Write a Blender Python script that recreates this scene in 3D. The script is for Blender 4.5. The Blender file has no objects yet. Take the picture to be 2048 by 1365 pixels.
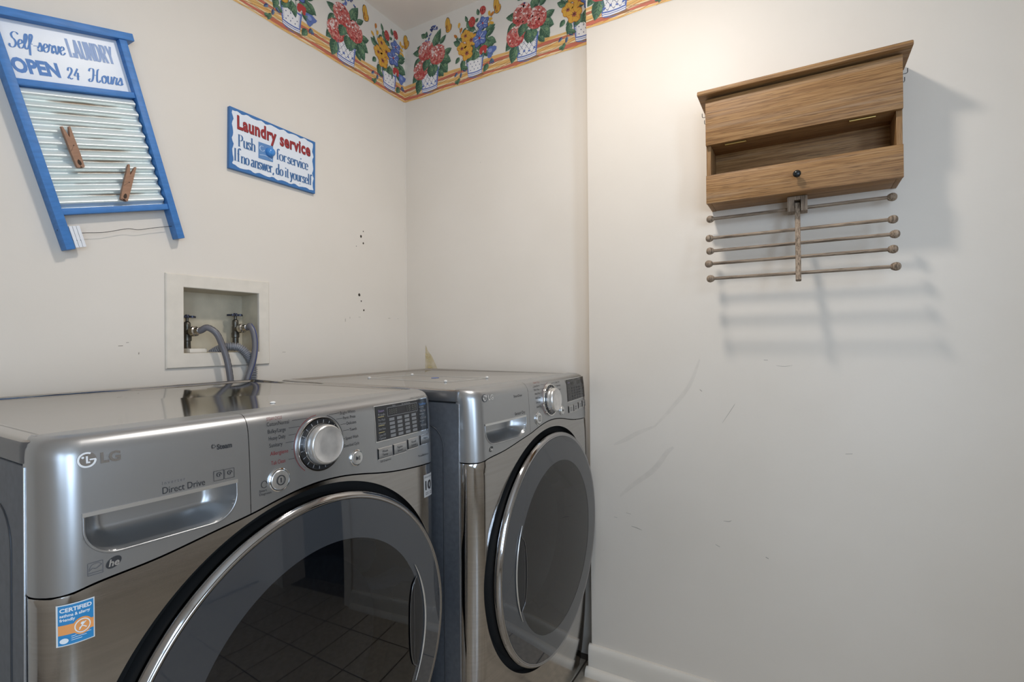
import bpy, bmesh, math, random
from mathutils import Vector, Matrix
random.seed(7)
sc = bpy.context.scene
col = sc.collection
sin, cos, pi = math.sin, math.cos, math.pi

# ------------------------------------------------------------------ camera
cam = bpy.data.cameras.new('camera')
cam.sensor_width = 36.0
cam.lens = 1000.9 / 2048 * 36.0
cam.clip_start = 0.02
camo = bpy.data.objects.new('camera', cam)
col.objects.link(camo)
yaw, pit, rol = 0.5229, 0.0033, -0.0081
F = Vector((cos(yaw)*cos(pit), sin(yaw)*cos(pit), sin(pit)))
R = Vector((sin(yaw), -cos(yaw), 0))
U = R.cross(F)
R2 = R*cos(rol) + U*sin(rol)
U2 = U*cos(rol) - R*sin(rol)
M = Matrix.Identity(4)
for i in range(3):
    M[i][0] = R2[i]; M[i][1] = U2[i]; M[i][2] = -F[i]
M[0][3], M[1][3], M[2][3] = 0, 0, 1.10
camo.matrix_world = M
sc.camera = camo

# ------------------------------------------------------------------ world, light, exposure
w = bpy.data.worlds.new('world'); sc.world = w
w.use_nodes = True
w.node_tree.nodes['Background'].inputs[0].default_value = (0.55, 0.70, 1.0, 1)
w.node_tree.nodes['Background'].inputs[1].default_value = 1.0

lamp = bpy.data.lights.new('ceiling_lamp_light', 'POINT')
lamp.energy = 0.8
lamp.color = (1.0, 0.945, 0.885)
lamp.shadow_soft_size = 0.075
lo = bpy.data.objects.new('ceiling_lamp_light', lamp)
lo.location = (0.90, 0.40, 2.36)
col.objects.link(lo)
disc = bpy.data.lights.new('ceiling_lamp_disc', 'AREA')       # the flush ceiling lamp shines mostly downwards
disc.shape = 'DISK'; disc.size = 0.15
disc.energy = 10.8
disc.color = (1.0, 0.945, 0.885)
dio = bpy.data.objects.new('ceiling_lamp_disc', disc)
dio.location = (0.90, 0.40, 2.35)
col.objects.link(dio)

day = bpy.data.lights.new('window_daylight', 'AREA')
day.shape = 'RECTANGLE'; day.size = 0.8; day.size_y = 1.6
day.energy = 36.0
day.color = (0.65, 0.82, 1.0)
do = bpy.data.objects.new('window_daylight', day)
do.location = (-0.66, -1.80, 1.35)      # outside the window, shining towards +Y
do.rotation_euler = (math.radians(90), 0, 0)
col.objects.link(do)

day2 = bpy.data.lights.new('added_side_daylight', 'AREA')  # fill light added to brighten the right wall
day2.shape = 'RECTANGLE'; day2.size = 0.9; day2.size_y = 1.2
day2.energy = 18.0
day2.color = (0.65, 0.82, 1.0)
do2 = bpy.data.objects.new('added_side_daylight', day2)
do2.location = (-1.27, -0.85, 1.45)      # outside the added left window, shining towards +X
do2.rotation_euler = (math.radians(90), 0, math.radians(-90))
col.objects.link(do2)

sc.view_settings.view_transform = 'Standard'
sc.view_settings.look = 'None'
sc.view_settings.exposure = 0.0
sc.view_settings.gamma = 1.0
sc.view_settings.use_curve_mapping = False

# ------------------------------------------------------------------ helpers
def lin(c):
    c = c/255.0
    return c/12.92 if c <= 0.04045 else ((c+0.055)/1.055)**2.4
def rgb(r, g, b): return (lin(r), lin(g), lin(b), 1.0)

MATS = {}
def mat(name, base, rough=0.5, metal=0.0, spec=0.5, bump=None, vary=None, coat=0.0, aniso=0.0):
    """bump=(scale,strength,stretch) ; vary=(scale, amount, stretch)"""
    m = bpy.data.materials.new(name); m.use_nodes = True
    nt = m.node_tree; p = nt.nodes['Principled BSDF']
    p.inputs['Base Color'].default_value = base
    p.inputs['Roughness'].default_value = rough
    p.inputs['Metallic'].default_value = metal
    p.inputs['Specular IOR Level'].default_value = spec
    p.inputs['Coat Weight'].default_value = coat
    p.inputs['Anisotropic'].default_value = aniso
    if bump or vary:
        tc = nt.nodes.new('ShaderNodeTexCoord')
    if vary:
        mp = nt.nodes.new('ShaderNodeMapping'); mp.inputs['Scale'].default_value = vary[2]
        nz = nt.nodes.new('ShaderNodeTexNoise'); nz.inputs['Scale'].default_value = vary[0]
        nz.inputs['Detail'].default_value = 5
        hs = nt.nodes.new('ShaderNodeMix'); hs.data_type = 'RGBA'
        d = vary[1]
        hs.inputs[6].default_value = (base[0]*(1-d), base[1]*(1-d), base[2]*(1-d), 1)
        hs.inputs[7].default_value = (min(1, base[0]*(1+d)), min(1, base[1]*(1+d)), min(1, base[2]*(1+d)), 1)
        rp = nt.nodes.new('ShaderNodeMapRange')
        rp.inputs[1].default_value = 0.3; rp.inputs[2].default_value = 0.7
        nt.links.new(tc.outputs['Object'], mp.inputs[0]); nt.links.new(mp.outputs[0], nz.inputs['Vector'])
        nt.links.new(nz.outputs['Fac'], rp.inputs[0]); nt.links.new(rp.outputs[0], hs.inputs[0])
        nt.links.new(hs.outputs[2], p.inputs['Base Color'])
    if bump:
        mp = nt.nodes.new('ShaderNodeMapping'); mp.inputs['Scale'].default_value = bump[2]
        nz = nt.nodes.new('ShaderNodeTexNoise'); nz.inputs['Scale'].default_value = bump[0]
        nz.inputs['Detail'].default_value = 4
        bp = nt.nodes.new('ShaderNodeBump'); bp.inputs['Strength'].default_value = bump[1]
        bp.inputs['Distance'].default_value = 0.002
        nt.links.new(tc.outputs['Object'], mp.inputs[0]); nt.links.new(mp.outputs[0], nz.inputs['Vector'])
        nt.links.new(nz.outputs['Fac'], bp.inputs['Height']); nt.links.new(bp.outputs[0], p.inputs['Normal'])
    MATS[name] = m
    return m

def oak(name, c1, c2, c3, stretch, rough=0.55):
    m = bpy.data.materials.new(name); m.use_nodes = True
    nt = m.node_tree; p = nt.nodes['Principled BSDF']; p.inputs['Roughness'].default_value = rough
    p.inputs['Specular IOR Level'].default_value = 0.35
    tc = nt.nodes.new('ShaderNodeTexCoord')
    mp = nt.nodes.new('ShaderNodeMapping'); mp.inputs['Scale'].default_value = stretch
    nz = nt.nodes.new('ShaderNodeTexNoise'); nz.inputs['Scale'].default_value = 9; nz.inputs['Detail'].default_value = 6
    nz.inputs['Distortion'].default_value = 0.4
    cr = nt.nodes.new('ShaderNodeValToRGB')
    e = cr.color_ramp.elements
    e[0].position = 0.36; e[0].color = c1
    e[1].position = 0.66; e[1].color = c3
    k = cr.color_ramp.elements.new(0.47); k.color = c2
    # fine dark pores
    mp2 = nt.nodes.new('ShaderNodeMapping'); mp2.inputs['Scale'].default_value = tuple(s*(2.0 if s > 2 else 2.2) for s in stretch)
    n2 = nt.nodes.new('ShaderNodeTexNoise'); n2.inputs['Scale'].default_value = 12; n2.inputs['Detail'].default_value = 3
    r2 = nt.nodes.new('ShaderNodeMapRange'); r2.inputs[1].default_value = 0.57; r2.inputs[2].default_value = 0.66; r2.inputs[4].default_value = 0.75
    mx = nt.nodes.new('ShaderNodeMix'); mx.data_type = 'RGBA'
    mx.inputs[7].default_value = (c1[0]*0.5, c1[1]*0.5, c1[2]*0.5, 1)
    # rubbed pale wear
    n3 = nt.nodes.new('ShaderNodeTexNoise'); n3.inputs['Scale'].default_value = 14; n3.inputs['Detail'].default_value = 4
    r3 = nt.nodes.new('ShaderNodeMapRange'); r3.inputs[1].default_value = 0.54; r3.inputs[2].default_value = 0.78; r3.inputs[4].default_value = 0.5
    mx3 = nt.nodes.new('ShaderNodeMix'); mx3.data_type = 'RGBA'; mx3.inputs[7].default_value = rgb(176, 152, 126)
    bp = nt.nodes.new('ShaderNodeBump'); bp.inputs['Strength'].default_value = 0.25; bp.inputs['Distance'].default_value = 0.001
    L = nt.links.new
    L(tc.outputs['Object'], mp.inputs[0]); L(mp.outputs[0], nz.inputs['Vector']); L(nz.outputs['Fac'], cr.inputs[0])
    L(tc.outputs['Object'], mp2.inputs[0]); L(mp2.outputs[0], n2.inputs['Vector']); L(n2.outputs['Fac'], r2.inputs[0])
    L(mp.outputs[0], n3.inputs['Vector']); n3.inputs['Scale'].default_value = 2.2; L(n3.outputs['Fac'], r3.inputs[0])
    L(cr.outputs[0], mx3.inputs[6]); L(r3.outputs[0], mx3.inputs[0])
    L(mx3.outputs[2], mx.inputs[6]); L(r2.outputs[0], mx.inputs[0])
    L(mx.outputs[2], p.inputs['Base Color']); L(n2.outputs['Fac'], bp.inputs['Height']); L(bp.outputs[0], p.inputs['Normal'])
    return m

def glassy(name, tint, refl=1.5, rough=0.02, mixmax=1.0):
    """thin smoky glass: Fresnel reflection over tinted transparency"""
    m = bpy.data.materials.new(name); m.use_nodes = True
    nt = m.node_tree; nt.nodes.remove(nt.nodes['Principled BSDF'])
    out = nt.nodes['Material Output']
    fr = nt.nodes.new('ShaderNodeFresnel'); fr.inputs[0].default_value = refl
    gl = nt.nodes.new('ShaderNodeBsdfGlossy'); gl.inputs['Roughness'].default_value = rough
    tr = nt.nodes.new('ShaderNodeBsdfTransparent'); tr.inputs[0].default_value = tint
    mx = nt.nodes.new('ShaderNodeMixShader')
    nt.links.new(fr.outputs[0], mx.inputs[0]); nt.links.new(tr.outputs[0], mx.inputs[1]); nt.links.new(gl.outputs[0], mx.inputs[2])
    nt.links.new(mx.outputs[0], out.inputs[0])
    return m

def obj(name, bm, mats, parent=None, smooth=None, recalc=True):
    me = bpy.data.meshes.new(name)
    if recalc: bmesh.ops.recalc_face_normals(bm, faces=bm.faces)
    bm.to_mesh(me); bm.free()
    if not isinstance(mats, (list, tuple)): mats = [mats]
    for m in mats: me.materials.append(m)
    if smooth is not None:
        me.shade_smooth()
        me.set_sharp_from_angle(angle=math.radians(smooth))
    o = bpy.data.objects.new(name, me); col.objects.link(o)
    if parent is not None: o.parent = parent
    return o

def empty(name, loc=(0, 0, 0), rot=(0, 0, 0)):
    o = bpy.data.objects.new(name, None); o.empty_display_size = 0.05
    o.location = loc; o.rotation_euler = rot; col.objects.link(o)
    return o

def tag(o, label, cat=None, group=None, kind=None):
    o['label'] = label
    if cat: o['category'] = cat
    if group: o['group'] = group
    if kind: o['kind'] = kind
    return o

def bx(bm, x0, x1, y0, y1, z0, z1, bev=0.0, seg=2, mi=0):
    vs = [bm.verts.new(p) for p in ((x0,y0,z0),(x1,y0,z0),(x1,y1,z0),(x0,y1,z0),(x0,y0,z1),(x1,y0,z1),(x1,y1,z1),(x0,y1,z1))]
    fs = []
    for q in ((0,3,2,1),(4,5,6,7),(0,1,5,4),(1,2,6,5),(2,3,7,6),(3,0,4,7)):
        f = bm.faces.new([vs[i] for i in q]); f.material_index = mi; fs.append(f)
    if bev > 0:
        es = list({e for f in fs for e in f.edges})
        bmesh.ops.bevel(bm, geom=es, offset=bev, segments=seg, profile=0.5, affect='EDGES', clamp_overlap=True)
    return bm

def box(name, x0, x1, y0, y1, z0, z1, m, parent=None, bev=0.0, seg=2):
    bm = bmesh.new(); bx(bm, x0, x1, y0, y1, z0, z1, bev, seg)
    return obj(name, bm, m, parent, 40 if bev else None)

def catmull(pts, n=8, closed=False):
    pts = [Vector(p) for p in pts]
    out = []
    N = len(pts)
    rng = range(N if closed else N-1)
    for i in rng:
        if closed:
            p0, p1, p2, p3 = pts[(i-1) % N], pts[i], pts[(i+1) % N], pts[(i+2) % N]
        else:
            p1, p2 = pts[i], pts[i+1]
            p0 = pts[i-1] if i > 0 else p1*2-p2
            p3 = pts[i+2] if i+2 < N else p2*2-p1
        for k in range(n):
            t = k/n
            out.append(0.5*((2*p1)+(p2-p0)*t+(2*p0-5*p1+4*p2-p3)*t*t+(3*p1-p0-3*p2+p3)*t*t*t))
    if not closed: out.append(pts[-1])
    return out

def tube(bm, pts, r, seg=12, mi=0, caps=True, closed=False):
    """r: number or list"""
    pts = [Vector(p) for p in pts]; n = len(pts)
    rings = []; up = None
    for i, p in enumerate(pts):
        if closed: t = pts[(i+1) % n]-pts[i-1]
        else: t = pts[min(i+1, n-1)]-pts[max(i-1, 0)]
        t.normalize()
        if up is None:
            up = t.orthogonal().normalized()
        up = (up - t*up.dot(t)).normalized()
        s = t.cross(up)
        rr = r[i] if isinstance(r, (list, tuple)) else r
        rings.append([bm.verts.new(p+up*(rr*cos(2*pi*k/seg))+s*(rr*sin(2*pi*k/seg))) for k in range(seg)])
    for i in range(n if closed else n-1):
        a, b = rings[i], rings[(i+1) % n]
        for k in range(seg):
            f = bm.faces.new((a[k], a[(k+1) % seg], b[(k+1) % seg], b[k])); f.material_index = mi
    if caps and not closed:
        f = bm.faces.new(rings[0]); f.material_index = mi
        f = bm.faces.new(rings[-1]); f.material_index = mi

def lathe(bm, prof, o=(0, 0, 0), axis=(0, 0, 1), seg=48, mi=0, a0=0.0, a1=2*pi):
    """prof: (radius, distance along axis)"""
    ax = Vector(axis).normalized(); u = ax.orthogonal().normalized(); v = ax.cross(u); o = Vector(o)
    full = abs(a1-a0-2*pi) < 1e-6
    n = seg if full else seg+1
    rings = []
    for r, h in prof:
        if r < 1e-6: rings.append([bm.verts.new(o+ax*h)])
        else: rings.append([bm.verts.new(o+ax*h+u*(r*cos(a0+(a1-a0)*k/seg))+v*(r*sin(a0+(a1-a0)*k/seg))) for k in range(n)])
    for a, b in zip(rings, rings[1:]):
        for k in range(seg):
            k2 = (k+1) % n
            if len(a) == 1 and len(b) == 1: continue
            if len(a) == 1: f = bm.faces.new((a[0], b[k], b[k2]))
            elif len(b) == 1: f = bm.faces.new((a[k], a[k2], b[0]))
            else: f = bm.faces.new((a[k], a[k2], b[k2], b[k]))
            f.material_index = mi

def prism(bm, pts, fn, d0, d1, mi=0):
    """extrude the 2D outline pts between depth d0 and d1; fn(x, z, d) -> 3D"""
    a = [bm.verts.new(fn(x, z, d0)) for x, z in pts]
    b = [bm.verts.new(fn(x, z, d1)) for x, z in pts]
    n = len(pts)
    fs = [bm.faces.new(a), bm.faces.new(b[::-1])]
    for i in range(n):
        fs.append(bm.faces.new((a[i], b[i], b[(i+1) % n], a[(i+1) % n])))
    for f in fs: f.material_index = mi

def grid(bm, rows, mi=0):
    vr = [[bm.verts.new(p) for p in r] for r in rows]
    for a, b in zip(vr, vr[1:]):
        for i in range(len(a)-1):
            f = bm.faces.new((a[i], a[i+1], b[i+1], b[i])); f.material_index = mi

def interp(tab, x):
    if x <= tab[0][0]: return tab[0][1]
    for (a, b), (c, d) in zip(tab, tab[1:]):
        if x <= c:
            t = (x-a)/(c-a); t = t*t*(3-2*t) if False else t
            return b+(d-b)*t
    return tab[-1][1]

def cinterp(tab, x):
    """smooth (cubic) table look-up"""
    n = len(tab)
    if x <= tab[0][0]: return tab[0][1]
    if x >= tab[-1][0]: return tab[-1][1]
    for i in range(n-1):
        if x <= tab[i+1][0]:
            x0, y0 = tab[i]; x1, y1 = tab[i+1]
            def sl(j):
                a = tab[max(j-1, 0)]; b = tab[min(j+1, n-1)]
                return (b[1]-a[1])/(b[0]-a[0])
            h = x1-x0; t = (x-x0)/h; m0, m1 = sl(i)*h, sl(i+1)*h
            return (2*t**3-3*t*t+1)*y0+(t**3-2*t*t+t)*m0+(-2*t**3+3*t*t)*y1+(t**3-t*t)*m1

# ---- lettering -------------------------------------------------------------
def text_bm(bm, s, size, fn, x, z, sx=1.0, align='LEFT', bold=0.0, shear=0.0, space=1.0, mi=0, width=None):
    """write s with the built-in font; fn(x, z) -> 3D point on the surface"""
    cu = bpy.data.curves.new('lettering', 'FONT')
    cu.body = s; cu.size = size; cu.align_x = align; cu.offset = bold; cu.shear = shear
    cu.space_character = space; cu.resolution_u = 3; cu.fill_mode = 'FRONT'
    to = bpy.data.objects.new('lettering', cu)
    me = bpy.data.meshes.new_from_object(to)
    xs = [v.co.x for v in me.vertices]
    if width and xs:
        sx = width/(max(xs)-min(xs))
    off = min(xs) if (align == 'LEFT' and xs) else 0
    vs = [bm.verts.new(fn(x+(v.co.x-off)*sx, z+v.co.y)) for v in me.vertices]
    for p in me.polygons:
        try:
            f = bm.faces.new([vs[i] for i in p.vertices]); f.material_index = mi
        except ValueError: pass
    bpy.data.objects.remove(to); bpy.data.curves.remove(cu); bpy.data.meshes.remove(me)

SER = {
 'n': (.74, [[(.14,0),(.14,1)],[(.14,.72),(.3,.95),(.48,.98),(.6,.75),(.6,0)]], [(.14,0),(.6,0)], [(.08,1)]),
 'u': (.74, [[(.14,1),(.14,.35),(.2,.06),(.36,.0),(.52,.12),(.59,.3)],[(.59,1),(.59,0)]], [(.63,0)], [(.09,1),(.54,1)]),
 'h': (.74, [[(.14,0),(.14,1.72)],[(.14,.72),(.3,.95),(.48,.98),(.6,.75),(.6,0)]], [(.14,0),(.6,0)], [(.08,1.72)]),
 'r': (.55, [[(.14,0),(.14,1)],[(.14,.68),(.28,.95),(.44,.98)],[(.44,.98),(.45,.86)]], [(.14,0)], [(.08,1)]),
 'o': (.7, [[(.33,1),(.12,.85),(.06,.5),(.12,.15),(.33,0),(.54,.15),(.6,.5),(.54,.85),(.33,1)]], [], []),
 'e': (.64, [[(.08,.54),(.54,.54),(.5,.84),(.32,1),(.12,.85),(.06,.5),(.14,.14),(.34,0),(.56,.16)]], [], []),
 'c': (.6, [[(.5,.8),(.42,.97),(.26,.98),(.1,.8),(.06,.5),(.12,.15),(.3,0),(.53,.16)]], [], []),
 's': (.56, [[(.44,.78),(.36,.97),(.2,.98),(.09,.8),(.14,.62),(.32,.5),(.46,.34),(.44,.1),(.26,0),(.1,.06),(.06,.24)]], [], []),
 'a': (.66, [[(.1,.8),(.2,.97),(.36,.98),(.46,.8),(.46,.14),(.52,.02),(.62,.06)],[(.46,.6),(.2,.5),(.06,.26),(.12,.03),(.3,.02),(.46,.2)]], [], []),
 'd': (.72, [[(.48,.84),(.32,1),(.14,.88),(.06,.5),(.12,.12),(.28,0),(.48,.18)],[(.52,1.72),(.52,0)]], [(.57,0)], [(.46,1.72)]),
 'i': (.38, [[(.17,0),(.17,1)],[(.17,1.36),(.17,1.52)]], [(.17,0)], [(.11,1)]),
 'l': (.38, [[(.17,0),(.17,1.72)]], [(.17,0)], [(.11,1.72)]),
 'f': (.46, [[(.5,1.56),(.42,1.72),(.3,1.68),(.2,1.4),(.2,0)],[(.02,.98),(.42,.98)]], [(.2,0)], []),
 't': (.46, [[(.19,1.4),(.19,.25),(.24,.02),(.42,.08)],[(.02,.98),(.4,.98)]], [], []),
 'v': (.66, [[(.07,1),(.33,0)],[(.58,1),(.33,0)]], [], [(.07,1),(.58,1)]),
 'w': (.95, [[(.07,1),(.28,0)],[(.48,1),(.28,0)],[(.48,1),(.68,0)],[(.88,1),(.68,0)]], [], [(.07,1),(.48,1),(.88,1)]),
 'y': (.66, [[(.07,1),(.33,0)],[(.58,1),(.33,0),(.22,-.38),(.1,-.5),(.02,-.42)]], [], [(.07,1),(.58,1)]),
 'P': (.85, [[(.18,0),(.18,1.62)],[(.18,1.6),(.5,1.58),(.7,1.38),(.7,1.06),(.5,.84),(.18,.8)]], [(.18,0)], [(.12,1.62)]),
 'I': (.44, [[(.2,0),(.2,1.62)]], [(.2,0)], [(.2,1.62)]),
 ',': (.3, [[(.12,.1),(.15,0),(.08,-.25)]], [], []),
 ' ': (.3, [], [], []),
}
SCR = {
 'S': (.74, [[(.86,1.52),(.7,1.72),(.42,1.72),(.24,1.45),(.3,1.12),(.52,.85),(.6,.5),(.48,.12),(.22,-.02),(.02,.14),(.05,.36)]]),
 'e': (.56, [[(.0,.3),(.2,.48),(.44,.66),(.42,.92),(.26,.98),(.1,.7),(.08,.34),(.2,.03),(.4,.06),(.58,.3)]]),
 'l': (.42, [[(.0,.3),(.22,.8),(.36,1.4),(.3,1.72),(.17,1.6),(.1,1.0),(.1,.3),(.2,.02),(.34,.08),(.46,.3)]]),
 'f': (.46, [[(.0,.3),(.26,.9),(.42,1.5),(.36,1.78),(.22,1.7),(.15,1.2),(.14,.2),(.14,-.62)],[(.0,.62),(.42,.7)]]),
 '-': (.42, [[(.02,.52),(.2,.55),(.42,.55)]]),
 's': (.5, [[(.0,.3),(.2,.7),(.26,1.0),(.36,.7),(.4,.3),(.28,.02),(.08,.06),(.06,.2)],[(.28,.02),(.44,.1),(.52,.3)]]),
 'r': (.52, [[(.0,.3),(.14,1.02),(.2,.88),(.4,.9),(.34,.5),(.32,.1),(.42,.04),(.54,.3)]]),
 'v': (.56, [[(.0,.7),(.1,.98),(.18,.7),(.2,.2),(.3,.0),(.46,.4),(.48,.95),(.58,.8)]]),
 'o': (.56, [[(.3,1),(.1,.8),(.06,.4),(.18,.02),(.38,.08),(.48,.5),(.4,.9),(.28,.98),(.36,.76),(.58,.8)]]),
 'u': (.62, [[(.0,.5),(.1,1.0),(.1,.3),(.2,.02),(.36,.12),(.46,.5)],[(.46,1),(.46,.2),(.54,.02),(.66,.3)]]),
 'H': (1.25, [[(.0,1.3),(.08,1.62),(.3,1.7),(.44,1.5),(.42,.6),(.3,.1),(.1,.0),(.02,.2),(.14,.36)],[(.98,1.72),(.84,1.5),(.8,.6),(.84,.1),(1.0,.02),(1.16,.3)],[(.36,.78),(.6,.9),(.86,.84)]]),
 '2': (.8, [[(.1,1.2),(.18,1.6),(.42,1.7),(.58,1.4),(.5,1.0),(.26,.5),(.06,.08)],[(.06,.08),(.26,.2),(.44,.02),(.66,.16)]]),
 '4': (.8, [[(.48,1.7),(.24,1.1),(.04,.58)],[(.04,.58),(.7,.58)],[(.5,1.1),(.46,0)]]),
 ' ': (.4, []),
}
CAP = {
 'L': (.78, [[(.2,0),(.2,1.62)],[(.2,.05),(.68,.05)],[(.66,.05),(.68,.42)]], [(.2,0)], [(.2,1.62)]),
 'A': (.84, [[(.12,0),(.4,1.6)],[(.4,1.6),(.7,0)],[(.22,.5),(.6,.5)]], [(.12,0),(.7,0)], [(.38,1.62)]),
 'U': (.84, [[(.16,1.62),(.16,.4),(.24,.08),(.4,0),(.56,.08),(.66,.4),(.66,1.62)]], [], [(.16,1.62),(.66,1.62)]),
 'N': (.84, [[(.15,0),(.15,1.62)],[(.15,1.62),(.67,0)],[(.67,0),(.67,1.62)]], [(.15,0)], [(.12,1.62),(.67,1.62)]),
 'D': (.84, [[(.18,0),(.18,1.62)],[(.18,1.58),(.45,1.55),(.66,1.2),(.66,.45),(.45,.06),(.18,.04)]], [(.18,0)], [(.16,1.62)]),
 'R': (.84, [[(.18,0),(.18,1.62)],[(.18,1.58),(.5,1.55),(.64,1.32),(.64,1.06),(.5,.84),(.18,.8)],[(.42,.84),(.68,0)]], [(.18,0),(.68,0)], [(.14,1.62)]),
 'Y': (.82, [[(.1,1.62),(.4,.75)],[(.72,1.62),(.4,.75)],[(.4,.8),(.4,0)]], [(.4,0)], [(.1,1.62),(.7,1.62)]),
}
def stroke(bm, pts, fn, thin, thick, mi=0, smooth=True, lift=0.0):
    pts = [Vector((p[0], p[1], 0)) for p in pts]
    if smooth and len(pts) > 2: pts = catmull(pts, 5)
    n = len(pts); L = []; Rr = []
    for i, p in enumerate(pts):
        t = pts[min(i+1, n-1)]-pts[max(i-1, 0)]; t.normalize()
        wd = thin+(thick-thin)*abs(t.y)**1.6
        nn = Vector((-t.y, t.x, 0))*(wd/2)
        a_, b_ = fn(p.x+nn.x, p.y+nn.y), fn(p.x-nn.x, p.y-nn.y)
        L.append(bm.verts.new((a_[0], a_[1]-lift*i, a_[2]))); Rr.append(bm.verts.new((b_[0], b_[1]-lift*i, b_[2])))
    for i in range(n-1):
        f = bm.faces.new((L[i], L[i+1], Rr[i+1], Rr[i])); f.material_index = mi

def pen(bm, s, font, fn, x, z, xh, sx, thin, thick, shear=0.0, width=None, mi=0, gap=0.0):
    """letters drawn stroke by stroke, xh = x-height"""
    base = fn; lay = [0]
    def fn(x_, z_): p_ = base(x_, z_); return (p_[0], p_[1]-.00005*lay[0], p_[2])
    adv = sum(font[c][0]+gap for c in s)
    if width: sx = width/(adv*xh)
    cx = 0.0
    for c in s:
        g = font[c]
        for st in g[1]:
            lay[0] = (lay[0]+1) % 9
            stroke(bm, [(x+((cx+p[0])+shear*p[1])*xh*sx, z+p[1]*xh) for p in st], fn, thin, thick, mi, True, .000012)
        if len(g) > 2:
            lay[0] = (lay[0]+1) % 9
            for (px, py) in g[2]:
                stroke(bm, [(x+(cx+px-.17)*xh*sx, z+py*xh+thin*.5), (x+(cx+px+.17)*xh*sx, z+py*xh+thin*.5)], fn, thin, thick, mi)
            lay[0] = (lay[0]+1) % 9
            for (px, py) in g[3]:
                stroke(bm, [(x+(cx+px-.12)*xh*sx, z+py*xh-thin*.5), (x+(cx+px+.1)*xh*sx, z+py*xh-thin*.5)], fn, thin, thick, mi)
        cx += g[0]+gap

# ------------------------------------------------------------------ materials
def wall_paint(name, base):
    """cream eggshell wall paint with faint roller texture, smudges and tiny nicks"""
    m = bpy.data.materials.new(name); m.use_nodes = True
    nt = m.node_tree; p = nt.nodes['Principled BSDF']; L = nt.links.new
    p.inputs['Roughness'].default_value = 0.5; p.inputs['Specular IOR Level'].default_value = 0.3
    tc = nt.nodes.new('ShaderNodeTexCoord')
    n1 = nt.nodes.new('ShaderNodeTexNoise'); n1.inputs['Scale'].default_value = 3.0; n1.inputs['Detail'].default_value = 6
    r1 = nt.nodes.new('ShaderNodeMapRange'); r1.inputs[1].default_value = .35; r1.inputs[2].default_value = .75
    m1 = nt.nodes.new('ShaderNodeMix'); m1.data_type = 'RGBA'
    m1.inputs[6].default_value = base
    m1.inputs[7].default_value = (base[0]*.955, base[1]*.95, base[2]*.94, 1)
    mp = nt.nodes.new('ShaderNodeMapping'); mp.inputs['Scale'].default_value = (1, 1, 1); mp.inputs['Location'].default_value = (3.7, 1.3, 5.1)
    vo = nt.nodes.new('ShaderNodeTexVoronoi'); vo.inputs['Scale'].default_value = 5.5; vo.inputs['Randomness'].default_value = 1
    r2 = nt.nodes.new('ShaderNodeMapRange'); r2.inputs[1].default_value = .016; r2.inputs[2].default_value = .008
    r2.inputs[3].default_value = 0.0; r2.inputs[4].default_value = .35
    m2 = nt.nodes.new('ShaderNodeMix'); m2.data_type = 'RGBA'; m2.inputs[7].default_value = rgb(120, 112, 100)
    n2 = nt.nodes.new('ShaderNodeTexNoise'); n2.inputs['Scale'].default_value = 160; n2.inputs['Detail'].default_value = 3
    bp = nt.nodes.new('ShaderNodeBump'); bp.inputs['Strength'].default_value = .06; bp.inputs['Distance'].default_value = .002
    L(tc.outputs['Object'], n1.inputs['Vector']); L(n1.outputs['Fac'], r1.inputs[0]); L(r1.outputs[0], m1.inputs[0])
    L(tc.outputs['Object'], mp.inputs[0]); L(mp.outputs[0], vo.inputs['Vector']); L(vo.outputs['Distance'], r2.inputs[0])
    L(m1.outputs[2], m2.inputs[6]); L(r2.outputs[0], m2.inputs[0]); L(m2.outputs[2], p.inputs['Base Color'])
    L(tc.outputs['Object'], n2.inputs['Vector']); L(n2.outputs['Fac'], bp.inputs['Height']); L(bp.outputs[0], p.inputs['Normal'])
    return m
WALL = wall_paint('wall_paint', rgb(227, 218, 206))
CEIL = mat('ceiling_plaster', rgb(244, 234, 222), .8, bump=(60, .1, (1, 1, 1)), vary=(5, .03, (1, 1, 1)))
TRIMW = mat('trim_white', rgb(210, 202, 190), .4, vary=(8, .03, (1, 1, 1)))
TILE = mat('floor_tile', rgb(178, 166, 149), .35, vary=(40, .22, (1, 1, 1)))
GROUT = mat('floor_grout', rgb(96, 86, 76), .8)
STEEL = mat('brushed_steel', (.44, .43, .42, 1), .09, 1.0, bump=(30, .02, (1, 1, 90)), vary=(6, .06, (1, 1, 30)))
PANEL = mat('silver_panel', (.405, .41, .415, 1), .3, .85)
LIDSIDE = mat('lid_edge_paint', (.16, .16, .165, 1), .3, .7)
LID = mat('polished_lid', (.43, .41, .39, 1), .09, 1.0, vary=(14, .05, (1, 30, 1)), bump=(9, .012, (2, 40, 1)))
SIDE = mat('side_paint', (.105, .112, .125, 1), .40, .4, vary=(90, .12, (1, 1, 1)))
RINGM = mat('door_ring_chrome', (.40, .40, .41, 1), .08, 1.0)
FLANGE = mat('flange_glint', (.42, .43, .45, 1), .25, .8)  # paler than the side paint: the edge's glint is put into the colour
BEAD = mat('side_bead_dark', (.045, .048, .053, 1), .45, .3)
CHROME = mat('chrome', (.78, .78, .78, 1), .07, 1.0)
SATIN = mat('satin_silver', (.72, .72, .71, 1), .28, .9)
BLACK = mat('black_plastic', (.012, .012, .013, 1), .35)
DARKGAP = mat('dark_gap', (.008, .008, .008, 1), .9)
DISP = mat('display_black', (.022, .022, .024, 1), .12)
INK = mat('grey_ink', (.03, .03, .032, 1), .5)
INKL = mat('pale_ink', (.35, .35, .36, 1), .5)
INKR = mat('red_ink', (.22, .03, .03, 1), .5)
LED = mat('display_print', (.26, .26, .26, 1), .5)
LEDY = mat('yellow_print', (.55, .45, .2, 1), .5)
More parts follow.
